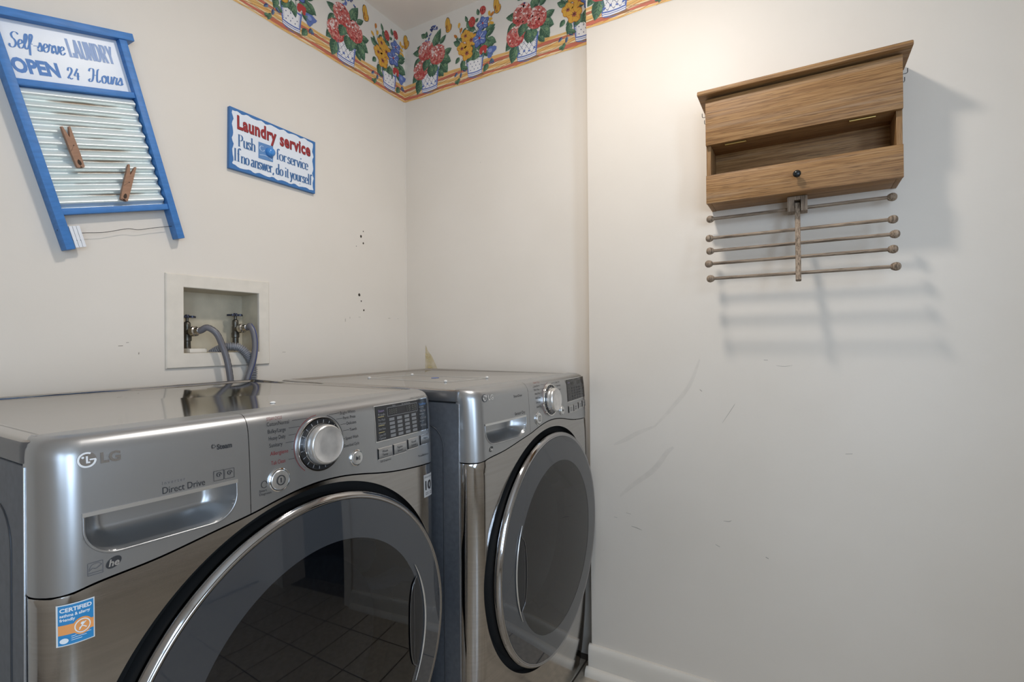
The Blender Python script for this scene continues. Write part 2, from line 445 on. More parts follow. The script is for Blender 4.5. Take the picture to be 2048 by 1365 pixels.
LEDB = mat('blue_print', (.10, .22, .45, 1), .5)
GLASSRIM = mat('door_glass_border', (.042, .045, .050, 1), .03, .0, spec=.9)
GLASSIN = glassy('door_window_glass', (.34, .36, .39, 1), 1.75, .02)
DRUM = mat('drum_steel', (.30, .30, .31, 1), .35, .8)
BOWL = glassy('inner_bowl_glass', (.8, .82, .85, 1), 1.45, .02)

# ------------------------------------------------------------------ the room
Yw, Xr, Xp, Ys, HC = 1.4844, 1.6576, 1.5763, 0.6125, 2.462
XL, YR = -1.15, -1.70
def struct(o, label, kind='structure'):
    o['kind'] = kind; o['label'] = label
    return o
def frame_wall(name, x0, x1, z0, z1, a0, a1, b0, b1, ya, yb, m, swap=False):
    """one slab with a rectangular opening"""
    bm = bmesh.new()
    O = [(x0, z0), (x1, z0), (x1, z1), (x0, z1)]; I = [(a0, b0), (a1, b0), (a1, b1), (a0, b1)]
    of, og = [[bm.verts.new((x, y, z)) for x, z in O] for y in (ya, yb)]
    jf, jg = [[bm.verts.new((x, y, z)) for x, z in I] for y in (ya, yb)]
    for k in range(4):
        q = (k+1) % 4
        bm.faces.new((of[k], of[q], jf[q], jf[k])); bm.faces.new((og[k], jg[k], jg[q], og[q]))
        bm.faces.new((of[k], og[k], og[q], of[q])); bm.faces.new((jf[k], jf[q], jg[q], jg[k]))
    if swap:
        for v in bm.verts: v.co.x, v.co.y = v.co.y, v.co.x
    return obj(name, bm, m)
# floor with its tiles
fl = struct(box('floor', XL-.1, Xr+.1, YR-.1, Yw+.1, -.08, -.003, GROUT), 'floor of beige square tiles with darker grout')
TS = .23
bm = bmesh.new(); bx(bm, -.5*TS+.003, .5*TS-.003, -.5*TS+.003, .5*TS-.003, -.003, 0, .0012, 1)
tile0 = None
for i in range(12):
    for j in range(11):
        x = XL+.02+TS*(i+.5); y = YR+.05+TS*(j+.5)
        if x > Xp+.04 or y > .85: continue
        if tile0 is None:
            tile0 = obj('tile', bm, TILE, fl); o = tile0
        else:
            o = tile0.copy(); col.objects.link(o)
        o.location = (x, y, 0)
struct(box('ceiling', XL-.1, Xr+.1, YR-.1, Yw+.1, HC, HC+.08, CEIL), 'flat off-white plaster ceiling')
# back wall with the opening for the outlet box
OX0, OX1, OZ0, OZ1 = .744, .970, 1.076, 1.263
wb = struct(frame_wall('wall_back', XL-.1, Xr+.1, 0, HC, OX0, OX1, OZ0, OZ1, Yw, Yw+.12, WALL), 'cream painted wall behind the washer and dryer')
wr = struct(box('wall_right', Xr, Xr+.1, Ys+.0, Yw+.12, 0, HC, WALL), 'cream painted recessed wall beside the dryer')
bm = bmesh.new(); bx(bm, Xp, Xr+.1, -.52, Ys, 0, HC, .003, 2)
wf = struct(obj('wall_right_front', bm, WALL, None, 40), 'cream painted wall standing forward of the recess, with the oak cabinet on it')
struct(box('wall_right_header', Xp, Xr+.1, -1.27, -.52, 2.05, HC, WALL), 'cream painted wall above the doorway')
struct(box('wall_right_rear', Xp, Xr+.1, YR-.1, -1.27, 0, HC, WALL), 'cream painted wall beyond the doorway')
# left wall, and rear wall with the window
struct(frame_wall('wall_left', YR-.1, Yw+.1, 0, HC, -1.32, -.38, .82, 2.08, XL-.1, XL, WALL, True), 'cream painted wall at the left with an added window, outside the picture')
win2 = struct(frame_wall('window_added', -1.32, -.38, .82, 2.08, -1.27, -.43, .87, 2.03, XL-.08, XL+.012, TRIMW, True), 'white framed window added in the left wall for its light')  # unseen window, made up to let in light for the right wall
box('glazing_bar', XL-.07, XL-.03, -1.27, -.43, 1.43, 1.47, TRIMW, win2)
bm = bmesh.new(); bx(bm, XL-.05, XL-.046, -1.27, -.43, .87, 2.03)
obj('pane', bm, glassy('added_window_glass', (.97, .98, 1, 1), 1.15, .0), win2)
WX0, WX1, WZ0, WZ1 = -1.08, -.24, .55, 2.15
struct(frame_wall('wall_rear', XL-.1, Xr+.1, 0, HC, WX0, WX1, WZ0, WZ1, YR-.1, YR, WALL), 'cream painted wall behind the camera with a window')
win = struct(frame_wall('window_1', WX0, WX1, WZ0, WZ1, WX0+.05, WX1-.05, WZ0+.05, WZ1-.05, YR-.08, YR+.012, TRIMW), 'white framed window behind the camera')
box('glazing_bar', WX0+.05, WX1-.05, YR-.07, YR-.03, 1.36, 1.40, TRIMW, win)
bm = bmesh.new(); bx(bm, WX0+.05, WX1-.05, YR-.05, YR-.046, WZ0+.05, WZ1-.05)
obj('pane', bm, glassy('window_glass', (.97, .98, 1, 1), 1.15, .0), win)
# hallway beyond the doorway
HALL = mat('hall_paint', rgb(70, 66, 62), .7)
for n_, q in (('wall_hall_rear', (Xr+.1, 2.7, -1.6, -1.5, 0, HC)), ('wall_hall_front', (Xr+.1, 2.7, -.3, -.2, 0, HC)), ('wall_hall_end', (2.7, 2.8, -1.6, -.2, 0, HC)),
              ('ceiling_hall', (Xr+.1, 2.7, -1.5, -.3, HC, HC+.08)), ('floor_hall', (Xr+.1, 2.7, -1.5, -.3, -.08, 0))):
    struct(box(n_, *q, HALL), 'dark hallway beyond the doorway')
bm = bmesh.new()
prism(bm, [(-.46, 0), (-.46, 2.12), (-1.33, 2.12), (-1.33, 0), (-1.26, 0), (-1.26, 2.05), (-.53, 2.05), (-.53, 0)], lambda y, z, d: (d, y, z), Xp-.014, Xp)
struct(obj('door_1', bm, TRIMW), 'white door casing around the doorway in the right wall')
# baseboard with shoe moulding, along the forward right wall
def run(name, prof, y0, y1, m, parent=None):
    bm = bmesh.new()
    prism(bm, prof, lambda x, z, d: (Xp-x, d, z), y0, y1)
    return obj(name, bm, m, parent, 35)
bpf = [(0, 0), (.014, 0), (.0145, .06), (.014, .078), (.0115, .089), (.007, .0945), (0, .0955)]
bb = struct(run('baseboard_right', bpf, -.46, Ys+.006, TRIMW), 'white painted baseboard along the right wall')
spf = [(.0143, .0), (.033, 0)]+[(.0143+.0187*cos(a*pi/12), .002+.024*sin(a*pi/12)) for a in range(1, 7)]
run('shoe_moulding', spf, -.46, Ys+.012, TRIMW, bb)

# small marks on the walls
HOLE = mat('plaster_hole', rgb(58, 48, 38), .9)
NICK = mat('plaster_nick', rgb(196, 188, 176), .8)
for k, (x, z, r) in enumerate([(1.400, 1.520, .0050), (1.412, 1.542, .0022), (1.412, 1.495, .0036), (1.389, 1.291, .0050), (1.399, 1.267, .0027), (1.412, 1.232, .0032), (1.376, 1.478, .0015)]):
    bm = bmesh.new()
    rr = [r*random.uniform(.75, 1.2) for _ in range(12)]
    prism(bm, [(x+rr[i]*cos(i*pi/6), z+1.25*rr[i]*sin(i*pi/6)) for i in range(12)], lambda a, b, d: (a, Yw+d, b), -.0004, .004)
    obj('screw_hole', bm, HOLE, wb)
SCR_M = mat('scratch', rgb(150, 140, 126), .9)
for (x, z, w_, h_) in [(1.552, 1.206, .012, .0016), (1.604, 1.206, .003, .0025), (1.39, 1.204, .01, .0012), (1.32, 1.19, .0018, .014), (1.342, 1.2, .0015, .008), (1.06, 1.075, .012, .0012), (.60, 1.10, .010, .0020), (.615, 1.108, .006, .0015), (.64, 1.08, .002, .006)]:
    bm = bmesh.new()
    prism(bm, [(x-w_/2, z-h_/2), (x+w_/2, z-h_/3), (x+w_/2, z+h_/2), (x-w_/2, z+h_/3)], lambda a, b, d: (a, Yw+d, b), -.0002, .001)
    obj('scratch', bm, SCR_M, wb)
def wallmark(name, segs, m, X, parent, off=.0002):
    for pts, wd in segs:
        bm = bmesh.new()
        P = catmull([(a, b, 0) for a, b in pts], 5) if len(pts) > 2 else [Vector((a, b, 0)) for a, b in pts]
        n = len(P); A = []; B = []
        for i, p in enumerate(P):
            t = (P[min(i+1, n-1)]-P[max(0, i-1)]).normalized(); ww = wd*(.6 if wd < .006 else 1)*(.35+.65*sin(pi*(i+.4)/(n-.2)))/2
            A.append(bm.verts.new((X-off, p.x-t.y*ww, p.y+t.x*ww))); B.append(bm.verts.new((X-off, p.x+t.y*ww, p.y-t.x*ww)))
        for i in range(n-1): bm.faces.new((A[i], A[i+1], B[i+1], B[i]))
        obj(name, bm, m, parent)
def smudge(name, c, a):
    m = bpy.data.materials.new(name); m.use_nodes = True
    nt = m.node_tree; p = nt.nodes['Principled BSDF']; p.inputs['Base Color'].default_value = c
    p.inputs['Roughness'].default_value = .7
    tc = nt.nodes.new('ShaderNodeTexCoord'); nz = nt.nodes.new('ShaderNodeTexNoise'); nz.inputs['Scale'].default_value = 35
    rp = nt.nodes.new('ShaderNodeMapRange'); rp.inputs[1].default_value = .3; rp.inputs[2].default_value = .7; rp.inputs[4].default_value = a
    rp.inputs[3].default_value = a*.35
    nt.links.new(tc.outputs['Object'], nz.inputs['Vector']); nt.links.new(nz.outputs['Fac'], rp.inputs[0]); nt.links.new(rp.outputs[0], p.inputs['Alpha'])
    return m
wallmark('scuff_mark', [([(.529, .765), (.49, .785), (.45, .81), (.396, .835)], .014), ([(.396, .835), (.34, .90), (.29, .97), (.262, 1.045)], .012),
                         ([(.51, .60), (.47, .64), (.40, .70), (.36, .757), (.34, .775)], .016)], smudge('scuff_grey', rgb(120, 114, 106), .08), Xp, wf)
wallmark('scratch', [([(.474, .51), (.455, .507), (.44, .503)], .004), ([(.20, .573), (.185, .574), (.178, .578)], .003), ([(.262, .955), (.256, .95)], .004),
                           ([(.222, .50), (.21, .495)], .003), ([(.20, .86), (.185, .885), (.17, .91), (.166, .918)], .0018), ([(.06, 1.03), (.04, 1.028), (.02, 1.031)], .0018), ([(.09, 1.045), (.08, 1.045)], .003),
                           ([(.09, .49), (.083, .487)], .005), ([(.49, .55), (.475, .548)], .0025), ([(.53, .53), (.52, .529)], .0025), ([(-.10, .80), (-.115, .802)], .0025)], mat('scratch_dark', rgb(168, 160, 149), .8), Xp, wf)
bm = bmesh.new(); bm.faces.new([bm.verts.new((Xr-.0003, y, z)) for y, z in ((1.379, 1.094), (1.366, 1.068), (1.347, 1.048), (1.326, 1.012), (1.312, .985), (1.302, .93), (1.386, .93), (1.382, 1.0))])
obj('glue_stain', bm, smudge('glue_yellow', rgb(214, 190, 112), .5), wr)
# paint bead down the inside corner
bm = bmesh.new(); tube(bm, [(Xr-.001, Yw-.001, 0.9), (Xr-.001, Yw-.001, 1.5), (Xr-.001, Yw-.001, 2.15)], .0022, 8)
obj('paint_bead', bm, WALL, wb, 60)
# ------------------------------------------------------------------ wallpaper border (flat print)
PC = dict(cream=(228, 220, 208), oran=(224, 176, 106), lorn=(238, 210, 166), red=(198, 108, 88), brn=(150, 110, 70), grn=(88, 122, 96), dgrn=(58, 90, 70), lgrn=(120, 148, 110),
          hyd=(190, 92, 86), hydp=(216, 142, 130), hydw=(238, 216, 208), hydd=(120, 44, 44), yel=(222, 168, 66), yeld=(196, 120, 46), blu=(96, 116, 176), bluL=(140, 156, 200), nav=(52, 62, 112), wht=(236, 232, 230), drk=(60, 40, 34), crim=(186, 66, 62))
PN = list(PC)
PM = [mat('print_'+k, rgb(*PC[k]), .55) for k in PN]
PI = {k: i for i, k in enumerate(PN)}
def draw_border(s0, s1):
    """list of (layer, colour, polygon in (s, v))"""
    rnd = random.Random(11)
    out = []
    def poly(layer, c, pts): out.append((layer, PI[c], pts))
    def blob(layer, c, x, y, rx, ry, n=12, wob=.0, rot=0.0, lob=0):
        pts = []
        for i in range(n):
            a = 2*pi*i/n; k = 1+rnd.uniform(-wob, wob)+(.16*cos(lob*a) if lob else 0)
            px, py = rx*k*cos(a), ry*k*sin(a)
            pts.append((x+px*cos(rot)-py*sin(rot), y+px*sin(rot)+py*cos(rot)))
        poly(layer, c, pts)
    def leaf(layer, x, y, L, wd, a, c1='grn', c2='dgrn'):
        ca, sa = cos(a), sin(a)
        def T(u, v): return (x+u*ca-v*sa, y+u*sa+v*ca)
        us = (.0, .15, .35, .6, .82, 1.0); ws = (.0, .32, .5, .44, .24, 0)
        poly(layer, c1, [T(L*u, wd*q) for u, q in zip(us, ws)]+[T(L*u, 0) for u in us[::-1][1:-1]])
        poly(layer, c2, [T(L*u, -wd*q) for u, q in zip(us, ws)]+[T(L*u, 0) for u in us[::-1][1:-1]])
        poly(layer+1, 'lgrn', [T(.05*L, .012*wd), T(.92*L, 0), T(.05*L, -.05*wd)])
        poly(layer+1, 'lgrn', [T(.3*L, .12*wd), T(.62*L, .16*wd), T(.55*L, .36*wd), T(.36*L, .34*wd)])
        for q in (.28, .46, .62): poly(layer+1, 'lgrn', [T(q*L, -.02*wd), T((q+.16)*L, -.30*wd), T((q+.04)*L, -.03*wd)])
        for q in (.3, .5, .68):
            poly(layer+1, 'dgrn', [T(q*L, 0), T((q+.16)*L, .34*wd), T((q+.05)*L, 0)])
    def line(layer, c, pts, wd):
        for (a, b), (e, f) in zip(pts, pts[1:]):
            l = math.hypot(e-a, f-b) or 1; nx, ny = -(f-b)/l*wd/2, (e-a)/l*wd/2
            poly(layer, c, [(a+nx, b+ny), (e+nx, f+ny), (e-nx, f-ny), (a-nx, b-ny)])
    U = .4655
    first = 1.561
    # shelf cloth: diagonal plaid between a straight lower edge and a soft upper edge
    poly(0, 'cream', [(s0, 0), (s1, 0), (s1, .315), (s0, .315)])
    poly(1, 'lorn', [(s0, 0.001), (s1, 0.001), (s1, .070), (s0, .070)])
    def band(layer, c, v0, v1):
        n = max(2, int((s1-s0)/.03)); up = []; dn = []
        for i in range(n+1):
            s = s0+(s1-s0)*i/n
            up.append((s, v1+.0022*sin(s*31+v0*90))); dn.append((s, v0+.0022*sin(s*27+v1*80)))
        for i in range(n): poly(layer, c, [dn[i], dn[i+1], up[i+1], up[i]])
    band(2, 'oran', .060, .072); band(2, 'red', .048, .058); band(2, 'oran', .029, .041); band(2, 'red', .010, .021); band(2, 'oran', .001, .007)
    s = s0-.5
    q = 0
    while s < s1+.1:
        for (c, wd, lo, hi, ln) in (('brn', .0009, .001, .068, .34), ('brn', .0007, .066, .004, .40), ('yeld', .0016, .004, .060, .26)):
            a, b = (s, lo), (s+ln, hi)
            t0, t1 = max(0, (s0-s)/ln), min(1, (s1-s)/ln)
            if t1 > t0: line(3, c, [(s+ln*t0, lo+(hi-lo)*t0), (s+ln*t1, lo+(hi-lo)*t1)], wd)
            s += .034
        s += .02
    line(3, 'brn', [(s0, .0475), (s1, .0475)], .0012); line(3, 'brn', [(s0, .0225), (s1, .0225)], .0009)
    k0 = int((s0-first)/U)-2
    def flower(x, y, r, c, cd, eye='drk', layer=7):
        for i in range(5):
            a = i*2*pi/5+rnd.uniform(-.2, .2)+.4
            blob(layer, cd, x+.50*r*cos(a), y+.50*r*sin(a), .60*r, .54*r, 12, .07, a)
            blob(layer+1, c, x+.56*r*cos(a), y+.58*r*sin(a), .46*r, .42*r, 10, .1, a)
            line(layer+2, 'yeld', [(x+.3*r*cos(a), y+.3*r*sin(a)), (x+.85*r*cos(a+.2), y+.85*r*sin(a+.2))], r*.05)
        blob(layer+2, 'red', x, y-.05*r, .30*r, .28*r, 9, .2)
        for i in range(7):
            a = i*2*pi/7+.4; line(layer+3, eye, [(x, y), (x+.34*r*cos(a), y+.34*r*sin(a))], r*.06)
    def trumpet(x, y, r, layer=7):
        blob(layer, 'nav', x, y-.03*r, r*1.03, .92*r, 40, .02, .5, 5); blob(layer+1, 'blu', x, y, .97*r, .86*r, 40, .03, .5, 5)
        for i in range(10):
            a = i*2*pi/10+.2; blob(layer+2, 'bluL', x+.6*r*cos(a), y+.55*r*sin(a), .2*r, .08*r, 7, .15, a)
        for i in range(5):
            a = i*2*pi/5+.9; line(layer+3, 'nav' if i % 2 else 'wht', [(x, y), (x+.7*r*cos(a), y+.65*r*sin(a))], r*.06)
        blob(layer+4, 'crim', x, y, .15*r, .15*r, 7)
    def hydrangea(x, y, r):
        blob(6, 'hyd', x, y, r, 1.02*r, 22, .05)
        for i in range(150):
            a = rnd.uniform(0, 2*pi); q = r*math.sqrt(rnd.random())*.95
            px, py = x+q*cos(a), y+q*sin(a)
            lightness = (py-y)/r*.55-(px-x)/r*.25+rnd.uniform(-.75, .75)
            c = 'hydw' if lightness > .5 else ('hydp' if lightness > -.1 else ('hyd' if lightness > -.55 else 'crim'))
            sz = r*rnd.uniform(.10, .155)
            blob(7, c, px, py, sz, sz*.72, 6, .2, rnd.uniform(0, pi))
        for i in range(16):
            a = rnd.uniform(0, 2*pi); q = r*math.sqrt(rnd.random())*.85
            blob(8, 'hydd', x+q*cos(a), y+q*sin(a), r*.055, r*.04, 5, .2, rnd.uniform(0, pi))
    def butterfly(x, y, a):
        for (u, v, rx, ry, q) in ((-.004, .007, .0125, .026, .30), (.006, -.010, .0135, .018, -.25)):
            X_, Y_ = x+u*cos(a)-v*sin(a), y+u*sin(a)+v*cos(a)
            blob(5, 'drk', X_, Y_, rx*1.06, ry*1.04, 16, .04, a+q); blob(6, 'yel', X_, Y_, rx*.96, ry*.96, 16, .04, a+q)
            blob(7, 'yeld', X_-rx*.3, Y_-ry*.45, rx*.35, ry*.3, 8, .2, a+q)
            for k in (-.4, .1, .5): line(8, 'brn', [(X_-rx*.5, Y_-ry*.5), (X_+rx*k, Y_+ry*.8)], .0005)
        for i in range(5): blob(8, 'crim', x+.015-.001*i, y-.020+i*.005, .0017, .0014, 6)
        line(8, 'drk', [(x-.010, y-.026), (x-.006, y+.004)], .0018)
    def pot(x, wt, wb_, v0, v1, kind):
        n = 10
        bot = [(x-wb_+2*wb_*i/n, v0+.005-.011*sin(pi*i/n)) for i in range(n+1)]
        top = [(x+wt-2*wt*i/n, v1-.004*sin(pi*i/n)) for i in range(n+1)]
        poly(4, 'blu', bot+top)
        poly(4, 'brn', [(x-wb_*.9, v0-.002), (x+wb_*1.35, v0-.004), (x+wb_*1.1, v0+.004), (x, v0+.002)])
        def row(v): return wb_+(wt-wb_)*(v-v0)/(v1-v0)
        q0 = v0+.021
        poly(5, 'wht', [(x-row(q0)*.86, q0), (x-.3*row(q0), q0-.003), (x+.3*row(q0), q0-.003), (x+row(q0)*.86, q0), (x+row(v1)*.84, v1-.010), (x+.4*row(v1), v1-.007), (x, v1-.012), (x-.5*row(v1), v1-.008), (x-row(v1)*.86, v1-.012)])
        for v, h in ((v0+.013, .0035), (v0+.006, .0045)):
            r_ = row(v)*.95
            poly(5, 'wht', [(x-r_, v), (x-.4*r_, v-.003), (x+.4*r_, v-.003), (x+r_, v), (x+r_, v+h), (x+.4*r_, v+h-.003), (x-.4*r_, v+h-.003), (x-r_, v+h)])
        for i in range(8):
            vv = q0+.004+i*(v1-q0-.014)/8
            for sg in (-1, 1): poly(6, 'blu', [(x+sg*row(vv)*.9, vv), (x+sg*row(vv)*.66, vv+.0006), (x+sg*row(vv)*.9, vv+.003)])
        if kind == 'dots':
            for j, vv in enumerate((q0+.008, q0+.021, q0+.034)):
                for i in range(-1, 2):
                    blob(6, 'nav', x+i*.0175+(.008 if j % 2 else 0)-.003, vv-.001*abs(i), .0019, .0024, 8)
        else:
            for i in range(-4, 5):
                for sg in (-1, 1):
                    x0_, v0_, x1_, v1_ = x+i*.0215, q0, x+i*.0215+sg*.043, v1-.011
                    for t in range(8):
                        ta, tb = (t+.06)/8, (t+.80)/8
                        ax, av, bx_, bv = x0_+(x1_-x0_)*ta, v0_+(v1_-v0_-.0)*0+(v1-.011-q0)*ta+0, x0_+(x1_-x0_)*tb, v0_+(v1-.011-q0)*tb
                        if abs(ax-x) < row(av)*.84 and abs(bx_-x) < row(bv)*.84: line(6, 'nav', [(ax, av), (bx_, bv)], .0016)
            for i in range(4):
                blob(7, 'blu', x-.032+i*.0215, q0+.010+(i % 2)*.004, .005, .004, 7, .35)
    for k in range(k0, k0+18):
        x = first+k*U
        if x < s0-.4 or x > s1+.4: continue
        # ---- dotted pot with pansies
        pot(x, .043, .033, .018, .094, 'dots')
        line(4, 'dgrn', [(x-.02, .10), (x-.055, .165), (x-.088, .20)], .0022); line(4, 'dgrn', [(x-.055, .165), (x-.075, .235)], .0018)
        line(4, 'dgrn', [(x+.02, .1), (x+.012, .19), (x-.015, .235)], .002); line(4, 'dgrn', [(x+.012, .19), (x+.038, .262)], .002)
        line(4, 'dgrn', [(x+.035, .1), (x+.06, .19), (x+.082, .235)], .0018)
        for (a, b, L, wd, an) in ((-.01, .115, .05, .03, -2.2), (.008, .118, .055, .028, -1.9), (.0, .12, .055, .03, -1.25), (-.055, .10, .045, .026, -1.75), (-.075, .115, .03, .02, -2.3), (.052, .16, .05, .024, .5),
                                  (.05, .12, .045, .028, .1), (.04, .10, .05, .024, -.4), (-.038, .17, .035, .02, 2.2), (-.03, .20, .03, .018, 1.2), (.004, .205, .03, .022, 2.9), (-.035, .245, .03, .014, 1.9), (-.04, .225, .032, .013, 3.9),
                                  (.05, .18, .05, .028, .3), (-.07, .165, .04, .026, 2.6), (.03, .13, .05, .03, -.1), (-.02, .215, .04, .026, 2.0), (.06, .15, .05, .03, -.6), (.02, .255, .028, .016, 1.8), (.003, .233, .02, .014, .6), (.018, .175, .03, .02, 2.5), (-.088, .2, .02, .012, -1.2)): leaf(5, x+a, b, L, wd, an)
        for i in range(16): leaf(4, x+rnd.uniform(-.06, .05), rnd.uniform(.10, .20), rnd.uniform(.025, .045), rnd.uniform(.014, .024), rnd.uniform(0, 6.28), rnd.choice(('grn', 'dgrn')), 'dgrn')
        flower(x-.062, .146, .024, 'yel', 'yeld'); flower(x-.044, .192, .023, 'yel', 'yeld'); flower(x-.016, .168, .028, 'yel', 'yeld'); flower(x-.038, .122, .029, 'yel', 'yeld')
        trumpet(x+.024, .162, .033, 8); trumpet(x+.040, .216, .027, 7)
        for (a, b, rx, ry) in ((.042, .118, .018, .011), (.03, .108, .008, .012), (.05, .106, .007, .012)): blob(7, 'crim', x+a, b, rx, ry, 10, .1)
        for (a, b, r_) in ((-.012, .238, .0185), (.040, .268, .0165)):
            blob(6, 'crim', x+a, b, r_*.85, r_*1.1, 14, .08, .2)
            for i in range(16):
                an = rnd.uniform(0, 6.28); q = r_*.8*math.sqrt(rnd.random()); blob(7, rnd.choice(('hyd', 'hydd', 'red')), x+a+q*cos(an), b+q*sin(an), .0032, .0022, 5, .2, an)
        for (a, b, an) in ((-.075, .245, 1.4), (-.093, .205, 2.4), (-.066, .222, 1.2), (.084, .24, .6), (.074, .222, -.2), (.070, .246, 1.7), (.080, .205, -.5), (.062, .205, 2.6)):
            blob(6, 'yel' if rnd.random() < .7 else 'yeld', x+a, b, .011, .006, 9, .1, an)
        # hanging vine left and bell right
        line(4, 'dgrn', [(x-.062, .105), (x-.070, .08), (x-.066, .055), (x-.075, .03)], .0016)
        for (a, b, an) in ((-.085, .055, 3.9), (-.066, .05, 4.5), (-.06, .062, -.6)): leaf(5, x+a, b, .022, .011, an, 'blu', 'nav')
        leaf(5, x-.058, .068, .03, .018, -.4); leaf(5, x-.075, .032, .03, .014, -2.0); leaf(5, x-.1, .015, .026, .014, .3)
        blob(6, 'blu', x+.078, .098, .022, .017, 12, .12, .3, 3); blob(7, 'bluL', x+.073, .098, .010, .009, 8, .2); blob(6, 'blu', x+.07, .082, .011, .014, 10, .1, .4)
        leaf(5, x+.062, .118, .03, .02, 1.9); leaf(5, x+.062, .052, .036, .024, -2.2)
        for an in (-1.9, -1.4, -1.0): leaf(6, x+.078, .066, .024, .009, an, 'blu', 'nav')
        butterfly(x+.105, .262, -.2)
        # ---- lattice pot with hydrangeas
        x = x+.2345
        pot(x, .051, .040, .016, .108, 'lattice')
        for (a, b, L, wd, an) in ((-.045, .125, .07, .042, -2.3), (-.045, .09, .075, .045, -1.85), (-.03, .19, .06, .034, 2.95), (-.055, .175, .05, .022, -2.2), (.0, .175, .06, .04, 4.5), (.03, .13, .06, .045, -1.8), (.015, .16, .055, .04, -.9),
                                  (.055, .14, .065, .05, -.45), (.06, .12, .06, .045, -.95), (.02, .19, .085, .04, 1.05), (.05, .205, .045, .024, 1.7), (.055, .2, .045, .022, .7), (.05, .092, .04, .026, -.9), (.075, .15, .045, .03, .35),
                                  (-.02, .25, .03, .022, 2.4), (-.02, .245, .03, .02, 1.3)): leaf(5, x+a, b, L, wd, an)
        for i in range(14): leaf(4, x+rnd.uniform(-.05, .05), rnd.uniform(.10, .21), rnd.uniform(.03, .05), rnd.uniform(.018, .03), rnd.uniform(0, 6.28), rnd.choice(('grn', 'dgrn')), 'dgrn')
        for (a, b, r_) in ((-.046, .118, .040), (-.018, .192, .041), (.043, .160, .041)): hydrangea(x+a, b, r_)
        leaf(9, x-.012, .155, .05, .036, -1.9); leaf(9, x+.006, .128, .055, .036, -1.55)
        for i in range(26):
            t = rnd.random(); blob(7, rnd.choice(('blu', 'nav', 'blu')), x-.01+.055*t+rnd.uniform(-.008, .008)*(1-t*.5), .232+.045*sin(t*2.4)+rnd.uniform(-.008, .008), .0045, .0038, 6, .2)
        butterfly(x+.10, .262, -.25)
    # clip to the strip
    res = []
    for layer, mi, pts in out:
        for axis, lim, sg in ((0, s0, 1), (0, s1, -1), (1, 0.0, 1), (1, .315, -1)):
            q = []
            for i in range(len(pts)):
                a, b = pts[i], pts[(i+1) % len(pts)]
                ia, ib = (a[axis]-lim)*sg >= 0, (b[axis]-lim)*sg >= 0
                if ia: q.append(a)
                if ia != ib:
                    t = (lim-a[axis])/(b[axis]-a[axis]); q.append((a[0]+(b[0]-a[0])*t, a[1]+(b[1]-a[1])*t))
            pts = q
            if len(pts) < 3: break
        if len(pts) >= 3: res.append((layer, mi, pts))
    return res
def border(name, s0, s1, fn, label):
    verts = []; faces = []; mi = []
    for n, (layer, m_, pts) in enumerate(draw_border(s0, s1)):
        d = .0003+layer*.0002+(n % 24)*.000008
        b = len(verts)
        for s, v in pts: verts.append(fn(s, v, d))
        faces.append(tuple(range(b, b+len(pts)))); mi.append(m_)
    me = bpy.data.meshes.new(name); me.from_pydata(verts, [], faces)
    for m_ in PM: me.materials.append(m_)
    me.polygons.foreach_set('material_index', mi)
    o = bpy.data.objects.new(name, me); col.objects.link(o)
    return struct(o, label)
ZB = 2.147
border('trim_1', XL, Xr, lambda s, v, d: (s, Yw-d, ZB+v), 'floral wallpaper border with potted flowers on the back wall')
border('trim_2', Xr, Xr+Yw-Ys, lambda s, v, d: (Xr-d, Yw-(s-Xr), ZB+v), 'floral wallpaper border with potted flowers on the recessed right wall')
SH = .1005
border('trim_3', Xr+Yw-Ys+SH, Xr+Yw-YR+SH, lambda s, v, d: (Xp-d, (Xr+Yw)-(s-SH), ZB+v), 'floral wallpaper border on the forward right wall')
# ------------------------------------------------------------------ washer and dryer
W = .6724; RC = .036
CZ = [(0, .002), (.05, .010), (.12, .019), (.25, .028), (.45, .033), (.72, .035), (.85, .033), (.93, .030), (.965, .0275), (1.0, .0225)]
def Sy(x, z):
    t = (x-W/2)/(W/2)
    y = -(.018*(1-t*t)+cinterp(CZ, z))
    e = min(x, W-x)
    if e < RC:
        e = max(e, 0); y = min(y+RC-math.sqrt(max(0, RC*RC-(RC-e)**2)), .010)
    return y
ZBOT = [(0, .826), (.02, .8265), (.05, .832), (.11, .8385), (.18, .851), (.235, .8605), (.27, .8685), (.31, .8755), (.35, .8785), (.395, .8765), (.44, .870), (.49, .8605), (.54, .8535), (.61, .8475), (W, .845)]
DZ = 0.0
def zb(x): return cinterp(ZBOT, x)+DZ
def sd_grip(x, z, x0, x1, z0, z1, r):
    """signed distance to the pocket: square top corners, round lower corners"""
    cx = (x0+x1)/2; hx = (x1-x0)/2
    dx = abs(x-cx)-(hx-r); 
    if z > z0+r:
        d = max(abs(x-cx)-hx, z-z1)
        return d
    dz = (z0+r)-z
    if dx <= 0: return max(z0-z, abs(x-cx)-hx)
    return math.hypot(dx, dz)-r
def xs_between(a, b, step):
    n = max(2, int((b-a)/step)); return [a+(b-a)*i/n for i in range(n+1)]
TOPROWS = [(.974, 0.0), (.982, .0014), (.9885, .0046), (.9930, .0095), (.9955, .016), (.9962, .024), (.9955, .070)]

